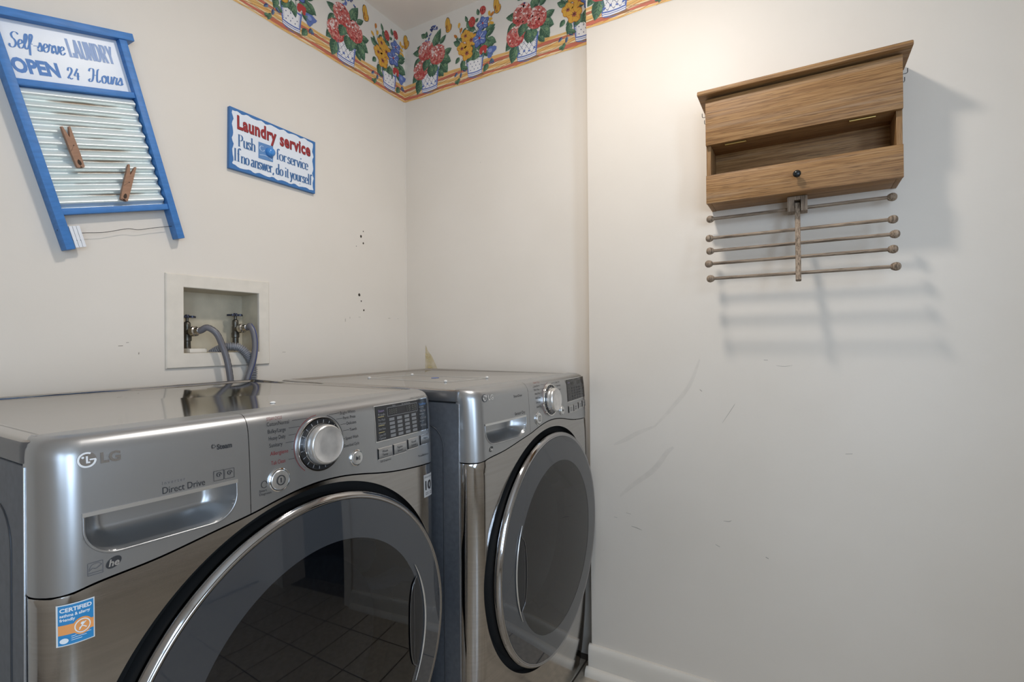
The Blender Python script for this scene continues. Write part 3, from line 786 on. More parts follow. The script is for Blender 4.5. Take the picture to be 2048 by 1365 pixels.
def machine(kind, loc, rz):
    global DZ
    washer = kind == 'washer'
    DZ = -.006 if washer else .006
    fz = 0.0 if washer else .006
    t = empty('washing_machine' if washer else 'clothes_dryer', (loc[0], loc[1], 0), (0, 0, rz))
    # body
    bm = bmesh.new(); bx(bm, 0.0, W, .0115, .650, .025, .9640, .004, 3)
    body = obj('body', bm, SIDE, t, 40)
    for fx in (-.0012, W-.0008):
        box('front_flange', fx, fx+.0020, .0095, .0125, .04, .9635, FLANGE, body, .0006, 2)
    for sx in (0, 1):                                            # pressed bead on the side sheet
        bm = bmesh.new(); X0 = -.0002 if sx == 0 else W+.0002
        pts = []
        for (cy, cz, a0) in ((.105, .86, 90), (.105, .15, 180), (.56, .15, 270), (.56, .86, 0)):
            for q in range(0, 91, 15):
                a = math.radians(a0+q); pts.append((X0, cy+.05*cos(a), cz+.05*sin(a)))
        tube(bm, pts, .0013, 8, closed=True)
        obj('side_bead', bm, BEAD, body, 60)
    for fx in (.06, W-.06):
        for fy in (.06, .6):
            bm = bmesh.new(); lathe(bm, [(0, 0), (.022, 0), (.022, .012), (.01, .014), (.01, .03)], (fx, fy, 0), (0, 0, 1), 16)
            obj('levelling_foot', bm, BLACK, t, 40)
    # lid
    bm = bmesh.new()
    def lrow(x0, x1, y0, y1, r, z, n=6):
        o = []
        for (cx_, cy_, a0) in ((x1-r, y1-r, 0), (x0+r, y1-r, 90), (x0+r, y0+r, 180), (x1-r, y0+r, 270)):
            for q in range(n+1):
                a = math.radians(a0+90*q/n); o.append(bm.verts.new((cx_+r*cos(a), cy_+r*sin(a), z)))
        return o
    lr_ = []
    for ins_, z in ((.000, .9665), (-.001, .968), (-.001, .986), (.0006, .9910), (.0036, .9955), (.0085, .9988), (.0130, .9996), (.0185, .9996), (.0220, .9975), (.0245, .9945), (.0275, .9932)):
        lr_.append(lrow(ins_-.001, W+.001-ins_, .006+ins_*.5, .653-ins_, .016, z))
    for a, b in zip(lr_, lr_[1:]):
        n = len(a)
        for k in range(n): bm.faces.new((a[k], a[(k+1) % n], b[(k+1) % n], b[k]))
    bm.faces.new(lr_[-1]); bm.faces.new(lr_[0][::-1])
    bmesh.ops.recalc_face_normals(bm, faces=bm.faces)
    # the raised lip dies out towards the front
    for v in bm.verts:
        if v.co.z > .9931:
            k = min(1, max(0, (v.co.y-.060)/.05)); v.co.z = .9931+(v.co.z-.9931)*k
    for f in bm.faces:
        if f.calc_center_median().z < .9925 and f.normal.z < .5 and len(f.verts) == 4: f.material_index = 1
    lid = obj('lid', bm, [LID, LIDSIDE], t, 30)
    bm = bmesh.new(); bx(bm, .005, W-.005, .012, .645, .9600, .968)
    obj('lid_seam', bm, DARKGAP, t)
    # lower front sheet
    cx = [RC*(1-cos(pi/2*i/9)) for i in range(10)]
    DCX, DCZ, DR = .345, .545, .304
    def hole(a):
        x = min(max(DCX+.319*cos(a), .010), W-.010); return (x, DCZ+.319*sin(a))
    def edge(a):
        c_, s_ = cos(a), sin(a); lo_, hi_ = 0.0, 1.5
        for _ in range(40):
            m_ = (lo_+hi_)/2; x, z = DCX+m_*c_, DCZ+m_*s_
            if 0 <= x <= W and .03 <= z <= zb(min(max(x, 0), W))-.0025: lo_ = m_
            else: hi_ = m_
        return (min(max(DCX+lo_*c_, 0), W), DCZ+lo_*s_)
    AN = sorted([2*pi*k/220 for k in range(220)]+[math.atan2(z-DCZ, x-DCX) % (2*pi) for x, z in ((0, .03), (W, .03), (0, zb(0)-.0026), (W, zb(W)-.0026))])
    bm = bmesh.new(); rows = []
    for q in range(17):
        u = q/16; tt = 1-(1-u)**1.7
        r = []
        for a in AN:
            (x0_, z0_), (x1_, z1_) = hole(a), edge(a)
            x, z = x0_+(x1_-x0_)*tt, z0_+(z1_-z0_)*tt
            r.append((x, Sy(x, z), z))
        rows.append(r)
    rows = [[(x, y+.020, z) for x, y, z in rows[0]], [(x, y+.0025, z) for x, y, z in rows[0]]]+rows+[[(min(max(x, .003), W-.003), y+.018, z) for x, y, z in rows[-1]]]
    grid(bm, [r+[r[0]] for r in rows])
    bmesh.ops.remove_doubles(bm, verts=bm.verts, dist=1e-6)
    obj('front_sheet', bm, STEEL, t, 50)
    # silver fascia in two pieces
    def fascia(name, xa, xb, pocket=None):
        step = .0019 if pocket else .008
        X = []
        if xa == 0: X += cx[:-1]+xs_between(RC, xb, step)
        else: X += xs_between(xa, W-RC, step)[:-1]+[W-c for c in cx[::-1]]
        NV = 84 if pocket else 16
        rows = []
        rw0 = []
        for x in X:                                               # turned-under lower edge
            z = zb(x)+.0005; rw0.append((x, Sy(x, z)+.006, z))
        rows.append(rw0)
        ztop = .970
        for j in range(NV+1):
            r = []
            for x in X:
                z0_ = zb(x)
                z = z0_+(ztop-z0_)*j/NV
                if pocket:                                        # rows run exactly along the pocket's lower and upper edge
                    n1, n2 = 14, 58
                    if j <= n1: z = z0_+(pocket[2]-z0_)*j/n1
                    elif j <= n2: z = pocket[2]+(pocket[3]-pocket[2])*(j-n1)/(n2-n1)
                    else: z = pocket[3]+(ztop-pocket[3])*(j-n2)/(NV-n2)
                px_, pz_ = x, z
                dep = 0.0
                if pocket and 0 < j < NV:
                    d = -sd_grip(x, z, *pocket)
                    if abs(d) < .0009:                            # snap the mesh to the pocket outline
                        h = 1e-4
                        gx = (sd_grip(x+h, z, *pocket)-sd_grip(x-h, z, *pocket))/(2*h); gz = (sd_grip(x, z+h, *pocket)-sd_grip(x, z-h, *pocket))/(2*h)
                        px_ += gx*d; pz_ += gz*d; d = 0
                    if d > 0:                                     # smooth bowl, deepest under the lip
                        p0, p1, p2, p3, pr = pocket
                        h_ = p2+pr-z
                        inset = pr-math.sqrt(max(0, pr*pr-h_*h_)) if h_ > 0 else 0.0
                        ds = max(0, min(x-p0, p1-x)-inset)
                        dep = .038*(1-(1-min(1, ds/.030))**2)*(1-(1-min(1, max(0, z-p2)/.024))**2)
                r.append((px_, Sy(min(max(px_, 0), W), pz_)+dep, pz_))
            rows.append(r)
        for z, ins_ in TOPROWS:
            rows.append([(W/2+(x-W/2)*(1-1.0*min(ins_, .03)/W), min(Sy(x, z)+ins_, .034), z) for x in X])
        if xa == 0: rows = [[(r[0][0]+.001, .02, r[0][2])]+r for r in rows]
        else: rows = [r+[(r[-1][0]-.001, .02, r[-1][2])] for r in rows]
        bm = bmesh.new(); grid(bm, rows)
        return obj(name, bm, PANEL, t, 60)
    PX0, PX1, PZ0, PZ1 = .0375, .2095, .8545+fz*1.8, .9060+fz*1.3
    dr = fascia('detergent_drawer' if washer else 'fascia', 0, .2285, (PX0, PX1, PZ0, PZ1, .034))
    cp = fascia('control_panel', .2295, W)
    bm = bmesh.new()
    xx = xs_between(PX0-.0012, PX1+.0012, .008)
    zt = PZ1
    rows = [[(x, Sy(x, zt)+dy, z) for x in xx] for z, dy in ((zt+.0018, .003), (zt+.0016, -.0014), (zt-.0030, -.0014), (zt-.0036, .001), (zt-.003, .03))]
    grid(bm, rows); obj('grip_lip', bm, SATIN, dr, 40)
    pr_ = .034; out_ = [(PX0, PZ1-.003), (PX0, (PZ0+pr_+PZ1)/2)]
    out_ += [(PX0+pr_+pr_*cos(math.radians(a)), PZ0+pr_+pr_*sin(math.radians(a))) for a in range(180, 271, 6)]
    out_ += [(PX0+pr_+(PX1-PX0-2*pr_)*q/10, PZ0) for q in range(1, 10)]
    out_ += [(PX1-pr_+pr_*cos(math.radians(a)), PZ0+pr_+pr_*sin(math.radians(a))) for a in range(270, 361, 6)]
    out_ += [(PX1, (PZ0+pr_+PZ1)/2), (PX1, PZ1-.003)]
    bm = bmesh.new(); tube(bm, [(x, Sy(x, z)-.0002, z) for x, z in out_], .0015, 10)
    obj('grip_rim', bm, PANEL, dr, 60)
    # print helpers on the curved fascia; the layout is written for the washer and lifted by fz on the dryer
    def fs(x, z, d=.0006): return (x, Sy(x, z+fz)-d, z+fz)
    def fd(d): return lambda a_, b_: fs(a_, b_, d)
    def word(name, s, x, z, size, m, parent, d=.0006, **kw):
        bm = bmesh.new(); text_bm(bm, s, size, fd(d), x, z, **kw)
        return obj(name, bm, m, parent, None, False)
    def line_(name, pts, wd, m, parent, d=.0006):
        bm = bmesh.new(); stroke(bm, pts, fd(d), wd, wd)
        return obj(name, bm, m, parent, None, False)
    def small(o): o['kind'] = 'stuff'; return o
    # logo: ring, letters
    lx, lz, lr = .0420, .9680, .0086
    LOGOM = mat('logo_metal_'+kind, (.34, .32, .30, 1) if washer else (.62, .62, .62, 1), .25, .85)
    bm = bmesh.new()
    n = 40
    bm.faces.new([bm.verts.new(fs(lx+lr*1.05*cos(2*pi*i/n), lz+lr*1.05*sin(2*pi*i/n), .0010)) for i in range(n)])
    lg = obj('logo_disc', bm, LOGOM, dr, None, False)
    bm = bmesh.new()
    def arc(r0, r1, a0, a1, d, nn=28):
        p0 = [bm.verts.new(fs(lx+r0*cos(math.radians(a0+(a1-a0)*i/nn)), lz+r0*sin(math.radians(a0+(a1-a0)*i/nn)), d)) for i in range(nn+1)]
        p1 = [bm.verts.new(fs(lx+r1*cos(math.radians(a0+(a1-a0)*i/nn)), lz+r1*sin(math.radians(a0+(a1-a0)*i/nn)), d)) for i in range(nn+1)]
        for i in range(nn): bm.faces.new((p0[i], p0[i+1], p1[i+1], p1[i]))
    arc(lr*.80, lr*1.04, 62, 360, .0014)
    def rc(x0, x1, z0, z1, d=.0014): bm.faces.new([bm.verts.new(fs(lx+q*lr, lz+p*lr, d)) for q, p in ((x0, z0), (x1, z0), (x1, z1), (x0, z1))])
    rc(.28, .98, -.10, .10); rc(-.10, .12, -.45, .5); rc(-.10, .34, -.45, -.25)
    bm.faces.new([bm.verts.new(fs(lx+lr*(-.42+.16*cos(i*pi/6)), lz+lr*(.36+.16*sin(i*pi/6)), .0014)) for i in range(12)])
    small(obj('logo_mark', bm, mat('logo_white', (.85, .85, .85, 1), .35, .3) if washer else mat('logo_dark', (.12, .12, .12, 1), .4), lg, None, False))
    word('logo_letters', 'LG', .0548, lz-.0058, .0162, LOGOM, dr, bold=.0007, width=.0195)
    # knob
    kx, kz = .3500, .9335+fz
    ky = Sy(kx, kz)
    ax = Vector((0.0, -1, (Sy(kx, kz+.02)-Sy(kx, kz-.02))/.04)).normalized()
    ko = Vector((kx, ky, kz))
    bm = bmesh.new(); lathe(bm, [(.0450, -.004), (.0450, .0025), (.0440, .0045), (.0418, .0045), (.0412, .003)], ko, ax, 64)
    ring = obj('knob_ring', bm, CHROME, cp, 50)
    bm = bmesh.new(); lathe(bm, [(.0418, .003), (.040, .0024), (.034, .004), (.0, .004)], ko, ax, 64)
    obj('dial_plate', bm, mat('dial_dark_'+kind, (.05, .05, .052, 1), .2, .6), ring, 50)
    bm = bmesh.new(); u_ = ax.orthogonal().normalized(); v_ = ax.cross(u_)
    for i in range(20):
        q = 2*pi*i/20; d_ = u_*cos(q)+v_*sin(q); s_ = ax.cross(d_)
        bm.faces.new([bm.verts.new(ko+ax*.0042+d_*rr+s_*ss) for rr, ss in ((.0355, -.0005), (.0400, -.0005), (.0400, .0005), (.0355, .0005))])
    small(obj('dial_ticks', bm, INKL, ring, None, False))
    bm = bmesh.new()
    lathe(bm, [(.0345, .003), (.0350, .006), (.0345, .009), (.0330, .0110), (.0328, .015), (.0324, .0190), (.0314, .0215), (.0298, .0228), (.0290, .0228)], ko, ax, 64)
    kn = obj('knob', bm, SATIN, cp, 35)
    bm = bmesh.new(); lathe(bm, [(.0290, .0228), (.0284, .0224), (.015, .0224), (.0, .0224)], ko, ax, 64); obj('knob_face', bm, mat('knob_mirror_'+kind, (.74, .72, .70, 1), .3, .8, vary=(60, .10, (1, 1, 1))), kn, 50)
    bm = bmesh.new(); lathe(bm, [(.0346, .0045), (.0358, .0075), (.0346, .0105)], ko, ax, 64)
    obj('knob_collar', bm, CHROME, kn, 60)
    # round buttons
    def rbutton(name, x, z, r, sym):
        z += fz
        o = Vector((x, Sy(x, z), z)); a_ = Vector((0, -1, (Sy(x, z+.02)-Sy(x, z-.02))/.04)).normalized()
        bm = bmesh.new(); lathe(bm, [(r*1.18, -.002), (r*1.18, .0022), (r*1.08, .003), (r*1.02, .001)], o, a_, 40)
        b = obj(name, bm, CHROME, cp, 50)
        bm = bmesh.new(); lathe(bm, [(r*1.0, 0), (r, .0034), (r*.92, .0046), (0, .0054)], o, a_, 40)
        obj('button_cap', bm, SATIN, b, 40)
        bm = bmesh.new()
        def P(px, pz): return (x+px*r, Sy(x, z+pz*r)-.0062, z+pz*r)
        if sym == 'power':
            n = 24
            p0 = [bm.verts.new(P(.38*cos(2*pi*i/n), .42*sin(2*pi*i/n))) for i in range(n)]; p1 = [bm.verts.new(P(.48*cos(2*pi*i/n), .52*sin(2*pi*i/n))) for i in range(n)]
            for i in range(n): bm.faces.new((p0[i], p0[(i+1) % n], p1[(i+1) % n], p1[i]))
            bm.faces.new([bm.verts.new(P(*q)) for q in ((-.05, -.25), (.05, -.25), (.05, .25), (-.05, .25))])
        else:
            bm.faces.new([bm.verts.new(P(*q)) for q in ((-.3, -.32), (.08, 0), (-.3, .32))])
            for q in (.12, .27): bm.faces.new([bm.verts.new(P(*k)) for k in ((q, -.3), (q+.09, -.3), (q+.09, .3), (q, .3))])
        small(obj('button_symbol', bm, INK, b, None, False))
    rbutton('power_button', .2740, .8920, .0150, 'power')
    rbutton('start_button', .4265, .8950, .0122, 'play')
    # display
    DX0, DX1, DZ0, DZ1 = .4790, .6410, .9140, .9800
    def patch(bm, x0, x1, z0, z1, d, n=10):
        grid(bm, [[fs(x0+(x1-x0)*i/n, z, d) for i in range(n+1)] for z in (z0, (z0+z1)/2, z1)])
    def patch_o(name, x0, x1, z0, z1, d, m, parent, n=3):
        bm = bmesh.new(); patch(bm, x0, x1, z0, z1, d, n); return obj(name, bm, m, parent, 60, False)
    dsp = patch_o('display', DX0-.0018, DX1+.0018, DZ0-.0016, DZ1+.0016, .0006, CHROME, cp, 14)
    patch_o('display_face', DX0, DX1, DZ0, DZ1, .0012, DISP, dsp, 14)
    OPW = mat('display_word_grey_'+kind, (.20, .20, .20, 1) if washer else (.055, .055, .055, 1), .5)
    LED = mat('display_print_'+kind, (.26, .26, .26, 1) if washer else (.09, .09, .09, 1), .5)
    LEDY = mat('yellow_print_'+kind, (.55, .45, .2, 1) if washer else (.10, .10, .09, 1), .5)
    LEDB = mat('blue_print_'+kind, (.10, .22, .45, 1) if washer else (.08, .08, .09, 1), .5)
    for i in range(4):                                            # option words in a grid
        for j in range(5):
            xa = .5150+i*.0228+j*.0006; za_ = .9540-j*.0080
            patch_o('option_word', xa, xa+.0150, za_-.0056, za_, .0016, OPW, dsp, 2)
    for z0_, z1_ in ((.9575, .9582), (.9742, .9749)): patch_o('display_frame_bar', .5115, .6045, z0_, z1_, .0016, LED, dsp, 6)
    for x0_ in (.5110, .604): patch_o('display_frame_bar', x0_, x0_+.0008, .9575, .9749, .0016, LED, dsp, 2)
    DIG = mat('digit_dim_'+kind, (.10, .098, .085, 1), .5)
    word('display_digits', '8888', .5155, .9615, .0135, DIG, dsp, .0016, width=.024)
    word('display_digits', '18:88', .570, .9610, .0155, DIG, dsp, .0016, width=.031)
    for s_, x_, z_, sz_, wd_ in [('Status', .527, .9760, .0040, None), ('Est. Time Remaining', .556, .9758, .0040, .026)]+[(q, .4855, z, .0062, .018) for q, z in (('Fresh', .9615), ('Pre Wash', .9515), ('Hold', .9445), ('Extra Rinse', .9345), ('Custom PGM', .9225), ('Option', .9165))]+[(q, .6125, z, .0062, .020) for q, z in (('Delay Wash', .9535), ('Cold', .9385), ('Settings', .9235))]:
        word('display_caption', s_, x_, z_, sz_, LED, dsp, .0016, width=wd_)
    word('blue_caption', 'TurboWash', .611, .9675, .0072, LEDB, dsp, .0016, width=.024)
    word('steam_caption', 'Steam', .4865, .9685, .0064, mat('violet_print_'+kind, (.25, .20, .34, 1), .5), dsp, .0016, width=.016)
    for z_ in (.9590, .9425, .9295): patch_o('display_rule', .4845, .5010, z_, z_+.0009, .0016, LEDY, dsp, 2)
    for z_ in (.9635, .9485, .9335): patch_o('display_rule', .6105, .6265, z_, z_+.0009, .0016, LED, dsp, 2)
    # four soft keys
    for s_, x0_, x1_, z0_ in (('Wash\nTemp', .4820, .5190, .8800), ('Spin\nSpeed', .5250, .5620, .8800), ('Soil\nLevel', .5690, .6010, .8825), ('Signal', .6105, .6410, .8835)):
        z1_ = z0_+.0200
        k = patch_o('soft_key', x0_-.0012, x1_+.0012, z0_-.0011, z1_+.0011, .0008, CHROME, cp)
        bm = bmesh.new()
        grid(bm, [[fs(x0_+(x1_-x0_)*q, z_, d) for q in (0, .03, .5, .97, 1)] for z_, d in ((z0_, .0009), (z0_+.0008, .0022), (z1_-.0008, .0022), (z1_, .0009))])
        obj('key_cap', bm, PANEL, k, 60, False)
        for q, ln in enumerate(s_.split('\n')):
            word('key_word', ln, x0_+.0095, z0_+.0115-q*.0065, .0062, INK, k, .0026, width=.0150)
    # printed captions
    if washer:
        for s_, x_, z_, wd_ in (('Cotton/Normal', .2583, .9755, .0370), ('Bulky/Large', .2590, .9645, .0295), ('Heavy Duty', .2597, .9540, .0277), ('Sanitary', .2600, .9433, .0216)):
            word('cycle_name', s_, x_, z_, .0086, INK, cp, width=wd_)
        for s_, x_, z_, wd_ in (('Bright Whites', .3960, .9765, .0343), ('Perm. Press', .4014, .9670, .0280), ('Delicates', .4083, .9567, .0222), ('Towels', .4142, .9447, .0165), ('Speed Wash', .4042, .9308, .0292), ('Download Cycle', .4002, .9180, .0348)):
            word('cycle_name', s_, x_, z_, .0074, INK, cp, width=wd_)
        for s_, x_, z_, sz_, wd_ in (('STEAM CYCLE', .2586, .9842, .0066, .0252), ('Allergiene', .2609, .9308, .0086, .0300), ('Tub Clean', .2620, .9165, .0086, .0235)):
            word('steam_cycle_name', s_, x_, z_, sz_, INKR, cp, width=wd_)
        word('drawer_word', 'Steam', .1840, .9545, .0098, INK, dr, bold=.0003, width=.0205)
        word('drawer_word', 'Direct Drive', .1166, .9100, .0122, INK, dr, width=.0505)
        word('drawer_word', 'I n v e r t e r', .1163, .9218, .0060, mat('mid_ink', (.14, .14, .145, 1), .5), dr, width=.0265)
        word('small_caption', 'Smart\nDiagnosis', .2420, .8800, .0050, INK, cp)
        word('small_caption', 'EZ Dispense', .4880, .8730, .0050, INK, cp, width=.0290)
        word('small_caption', 'TrueBalance', .6020, .8590, .0062, INK, cp, width=.0360)
        word('small_caption', 'DIRECT DRIVE STEAM', .5850, .9840, .0038, INK, cp, width=.050)
        bm = bmesh.new(); stroke(bm, [(.2500+.0045*cos(i*.4), .8905+.0050*sin(i*.4)) for i in range(15)], fs, .0008, .0010); small(obj('diagnosis_mark', bm, INK, cp, None, False))
    else:
        for s_, x_, z_, wd_ in (('Cotton/Normal', .2611, .9755, .0330), ('Perm. Press', .2625, .9655, .028), ('Heavy Duty', .264, .9550, .028), ('Bulky/Large', .2655, .9440, .027), ('Delicates', .267, .9320, .024), ('Speed Dry', .2690, .9200, .024),
              ('Steam Fresh', .396, .9765, .030), ('Steam Sanitary', .402, .9660, .028), ('Freshen', .408, .9545, .020), ('Air Dry', .41, .943, .016)):
            word('cycle_name', s_, x_, z_, .0076, INK, cp, width=wd_)
        word('steam_cycle_name', 'STEAM CYCLE', .2600, .9842, .0066, INKR, cp, width=.036)
        word('drawer_word', 'SteamDryer', .1582, .9580, .0092, INK, dr, width=.0400)
        word('drawer_word', 'Sensor Dry', .1590, .9140, .0108, INK, dr, width=.0480)
    # lead lines from the captions to the dial, and the arcs round it
    kzl = kz-fz
    for q in range(7):
        z_ = (.9790, .9680, .9570, .9462, .9340, .9195, .9780)[q]
        if q < 6:
            xa = (.297, .290, .289, .283, .2925, .2870)[q]
            line_('lead_line', [(xa+.004, z_), (kx-math.sqrt(max(.0001, .050**2-(z_-kzl)**2)), z_)], .0006, INK, cp)
        if q < 6:
            xb = (.395, .4005, .4075, .4135, .4035, .3995)[q]; z2 = (.9795, .9695, .9590, .9475, .9335, .9205)[q]
            line_('lead_line', [(min(kx+math.sqrt(max(.0001, .051**2-(z2-kzl)**2)), xb-.004), z2), (xb-.001, z2)], .0006, INK, cp)
    line_('dial_arc', [(kx+.0485*cos(math.radians(a)), kzl+.0485*sin(math.radians(a))) for a in range(-35, 70, 8)], .0008, INK, cp)
    line_('dial_arc', [(kx+.0485*cos(math.radians(a)), kzl+.0485*sin(math.radians(a))) for a in range(95, 235, 8)], .0009, INKR, cp)
    # badges on the drawer
    if washer:
        for (x0_, z0_, sz) in ((.1785, .9120, .0132), (.1930, .9118, .0132)):
            bm = bmesh.new()
            pts = [(x0_, z0_), (x0_+sz, z0_), (x0_+sz, z0_+sz), (x0_, z0_+sz), (x0_, z0_)]
            for p, q in zip(pts, pts[1:]): stroke(bm, [p, q], fs, .0005, .0005)
            c_ = (x0_+sz/2, z0_+sz*.56)
            stroke(bm, [(c_[0]+.0035*(1-i/18)*cos(i*.55), c_[1]+.0038*(1-i/22)*sin(i*.55)) for i in range(16)], fs, .0006, .0013)
            small(obj('motion_badge', bm, INK, dr, None, False))
        bm = bmesh.new()
        for a in range(3):                                        # steam cloud sign
            stroke(bm, [(.1800+.0026*cos(b*.5+a), .9585+.0026*sin(b*.5+a)+.001*a) for b in range(9)], fs, .0004, .0006)
        small(obj('steam_mark', bm, INK, dr, None, False))
        bm = bmesh.new()
        pts = [(.0405, .8350), (.0545, .8350), (.0545, .8490), (.0405, .8490), (.0405, .8350)]
        for p, q in zip(pts, pts[1:]): stroke(bm, [p, q], fs, .0005, .0005)
        stroke(bm, [(.0415, .8400), (.045, .8425), (.048, .8415), (.0535, .8450)], fs, .0005, .0007)
        stroke(bm, [(.0415, .8415), (.0445, .8465), (.050, .8475), (.0535, .8450)], fs, .0004, .0006)
        stroke(bm, [(.0410, .8375), (.054, .8375)], fs, .0005, .0005)
        small(obj('energy_badge', bm, mat('badge_ink', (.10, .10, .11, 1), .5), dr, None, False))
        hx, hz, hs = .0648, .8428, 1.0
    else:
        hx, hz, hs = .0560, .8500, .9
    bm = bmesh.new(); bm.faces.new([bm.verts.new(fs(hx+.0076*hs*cos(i*pi/16), hz+.0062*hs*sin(i*pi/16)+.0022*cos(i*pi/16), .0007)) for i in range(32)])
    he = obj('he_badge', bm, INK, dr, None, False)
    word('he_letters', 'he', hx-.0052*hs, hz-.0038*hs, .0112*hs, SATIN, he, .0011, shear=.2, bold=.0003, width=.0105*hs)
    # ---- door
    dc = Vector((DCX, 0, DCZ)); dax = Vector((0, -1, .0))
    bm = bmesh.new(); lathe(bm, [(.326, .018), (.298, .018), (DR-.006, .046)], dc, dax, 128)
    for v in bm.verts: v.co.x = min(max(v.co.x, .006), W-.006)
    door = obj('door', bm, DARKGAP, t, 50)
    bm = bmesh.new(); lathe(bm, [(DR-.010, .046), (DR-.002, .0475), (DR-.0002, .0520), (DR-.0002, .0590), (DR-.0022, .0640), (DR-.0060, .0672), (DR-.0080, .0664), (DR-.0092, .0674), (DR-.0112, .0674), (DR-.0124, .0660)], dc, dax, 160)
    obj('door_ring', bm, RINGM, door, 60)
    GI = .226
    def dome(r): return .0672+.014*(1-(r/DR)**2)-.0013
    bm = bmesh.new(); lathe(bm, [(r, dome(r)) for r in (DR-.0124, .28, .27, .255, .24, GI)], dc, dax, 128)
    obj('glass_border', bm, GLASSRIM, door, 60)
    bm = bmesh.new(); lathe(bm, [(r, dome(r)-.0003) for r in (GI, .20, .18, .15, .12, .09, .06, .03, 0)], dc, dax, 128)
    obj('door_glass', bm, GLASSIN, door, 60)
    bm = bmesh.new(); lathe(bm, [(GI+.001, dome(GI)-.002), (.215, .045), (.185, .0), (.15, -.06), (.10, -.085), (0, -.095)], dc, dax, 96)
    obj('glass_bowl', bm, BOWL, door, 60)
    bm = bmesh.new(); lathe(bm, [(GI+.002, dome(GI)-.003), (.232, -.03), (.26, -.1), (.265, -.40), (0, -.41)], dc, dax, 72)
    obj('drum', bm, DRUM, door, 50)
    # handle: recessed oval by the rim with a bright curved edge
    sg = 1 if washer else -1
    nn = 30
    angs = [math.radians(-23+46*i/nn) for i in range(nn+1)]
    wdt = [.040*math.sqrt(max(.0, 1-((i-nn/2)/(nn/2))**2)) for i in range(nn+1)]
    def hp(r, a, d): return (DCX+sg*r*cos(a), -(dome(r)+d), DCZ+r*sin(a))
    bm = bmesh.new()
    grid(bm, [[hp(.231-wdt[i]*q, a, .0010+.0006*sin(pi*q)) for i, a in enumerate(angs)] for q in (0, .25, .5, .75, 1)])
    hr = obj('handle_recess', bm, BLACK, door, 60, False)
    HG = mat('handle_grey_'+kind, (.16, .16, .165, 1), .12, .9)
    for off, rr in ((.0405, .0012), (.028, .0007)):
        bm = bmesh.new(); tube(bm, [hp(.2305-off*math.sqrt(max(0, 1-((i-nn/2)/(nn/2))**2)), a, .0016) for i, a in enumerate(angs)], rr, 8)
        obj('handle_rim', bm, HG, hr, 60)
    bm = bmesh.new(); pts = [hp(.2370, math.radians(-29+58*i/40), .0020) for i in range(41)]
    tube(bm, pts, [.0006+.0017*min(1, 4*min(i, 40-i)/40) for i in range(41)], 10)
    obj('handle_edge', bm, SATIN, door, 60)
    # stickers
    if washer:
        SX0, SX1, SZ0, SZ1 = .0146, .0462, .7640, .8100
        def strip_o(name, x0, x1, z0, z1, d, m, parent, n=8):
            bm = bmesh.new(); grid(bm, [[fs(x0+(x1-x0)*i/n, z0+(z1-z0)*j/3, d) for i in range(n+1)] for j in range(4)]); return obj(name, bm, m, parent, 60, False)
        s1 = strip_o('allergy_sticker', SX0, SX1, SZ0, SZ1, .0006, mat('sticker_white', rgb(225, 225, 222), .4), t)
        strip_o('sticker_blue', SX0+.0012, SX1-.0012, SZ0+.0012, SZ1-.0012, .0010, mat('sticker_blue', rgb(45, 135, 190), .4), s1)
        ORM = mat('sticker_orange', rgb(240, 160, 90), .4)
        strip_o('sticker_orange_band', SX0+.0012, SX1-.0012, SZ0+.0125, SZ0+.0235, .0013, ORM, s1)
        c_ = (SX0+.0205, SZ0+.0185)
        bm = bmesh.new(); bm.faces.new([bm.verts.new(fs(c_[0]+.0088*cos(i*pi/12), c_[1]+.0096*sin(i*pi/12), .0014)) for i in range(24)]); obj('sticker_orange_disc', bm, ORM, s1, None, False)
        SPW = mat('sticker_print_white', rgb(238, 240, 240), .4)
        word('sticker_word', 'CERTIFIED', SX0+.0022, SZ1-.0082, .0062, SPW, s1, .0016, bold=.0002, width=.0265)
        word('sticker_word', 'asthma & allergy', SX0+.0022, SZ1-.0135, .0046, SPW, s1, .0016, bold=.0001, width=.025)
        word('sticker_word', 'friendly', SX0+.0022, SZ1-.0182, .0046, SPW, s1, .0016, bold=.0001, width=.0120)
        bm = bmesh.new(); n = 24
        p0 = [bm.verts.new(fs(c_[0]+.0071*cos(2*pi*i/n), c_[1]+.0078*sin(2*pi*i/n), .0017)) for i in range(n)]; p1 = [bm.verts.new(fs(c_[0]+.0061*cos(2*pi*i/n), c_[1]+.0067*sin(2*pi*i/n), .0017)) for i in range(n)]
        for i in range(n): bm.faces.new((p0[i], p0[(i+1) % n], p1[(i+1) % n], p1[i]))
        stroke(bm, [(c_[0]-.003, c_[1]-.004), (c_[0], c_[1]+.001), (c_[0]+.003, c_[1]+.004)], fd(.0017), .0008, .0012)
        bm.faces.new([bm.verts.new(fs(c_[0]+.0018*cos(i*pi/6), c_[1]+.0026+.0016*sin(i*pi/6), .0017)) for i in range(12)])
        stroke(bm, [(c_[0]-.003, c_[1]-.002), (c_[0], c_[1]-.0005), (c_[0]+.0035, c_[1]-.003)], fd(.0017), .001, .001)
        bm.faces.new([bm.verts.new(fs(SX0+.0055+.0034*cos(i*pi/8), SZ0+.0060+.0030*sin(i*pi/8), .0016)) for i in range(16)])
        for q in range(3): stroke(bm, [(SX0+.011, SZ0+.0098-q*.0022), (SX0+.028-q*.004, SZ0+.0098-q*.0022)], fd(.0016), .0005, .0005)
        small(obj('sticker_print', bm, SPW, s1, None, False))
        s2 = strip_o('warranty_sticker', .6190, .6500, .7690, .8170, .0006, mat('sticker_silver', (.55, .55, .55, 1), .35, .3), t, 8)
        word('warranty_word', '10', .6235, .7850, .0260, INK, s2, .0012, bold=.0010, width=.0215)
        word('warranty_word', 'Direct Drive', .6215, .8100, .0056, INK, s2, .0012, width=.0250)
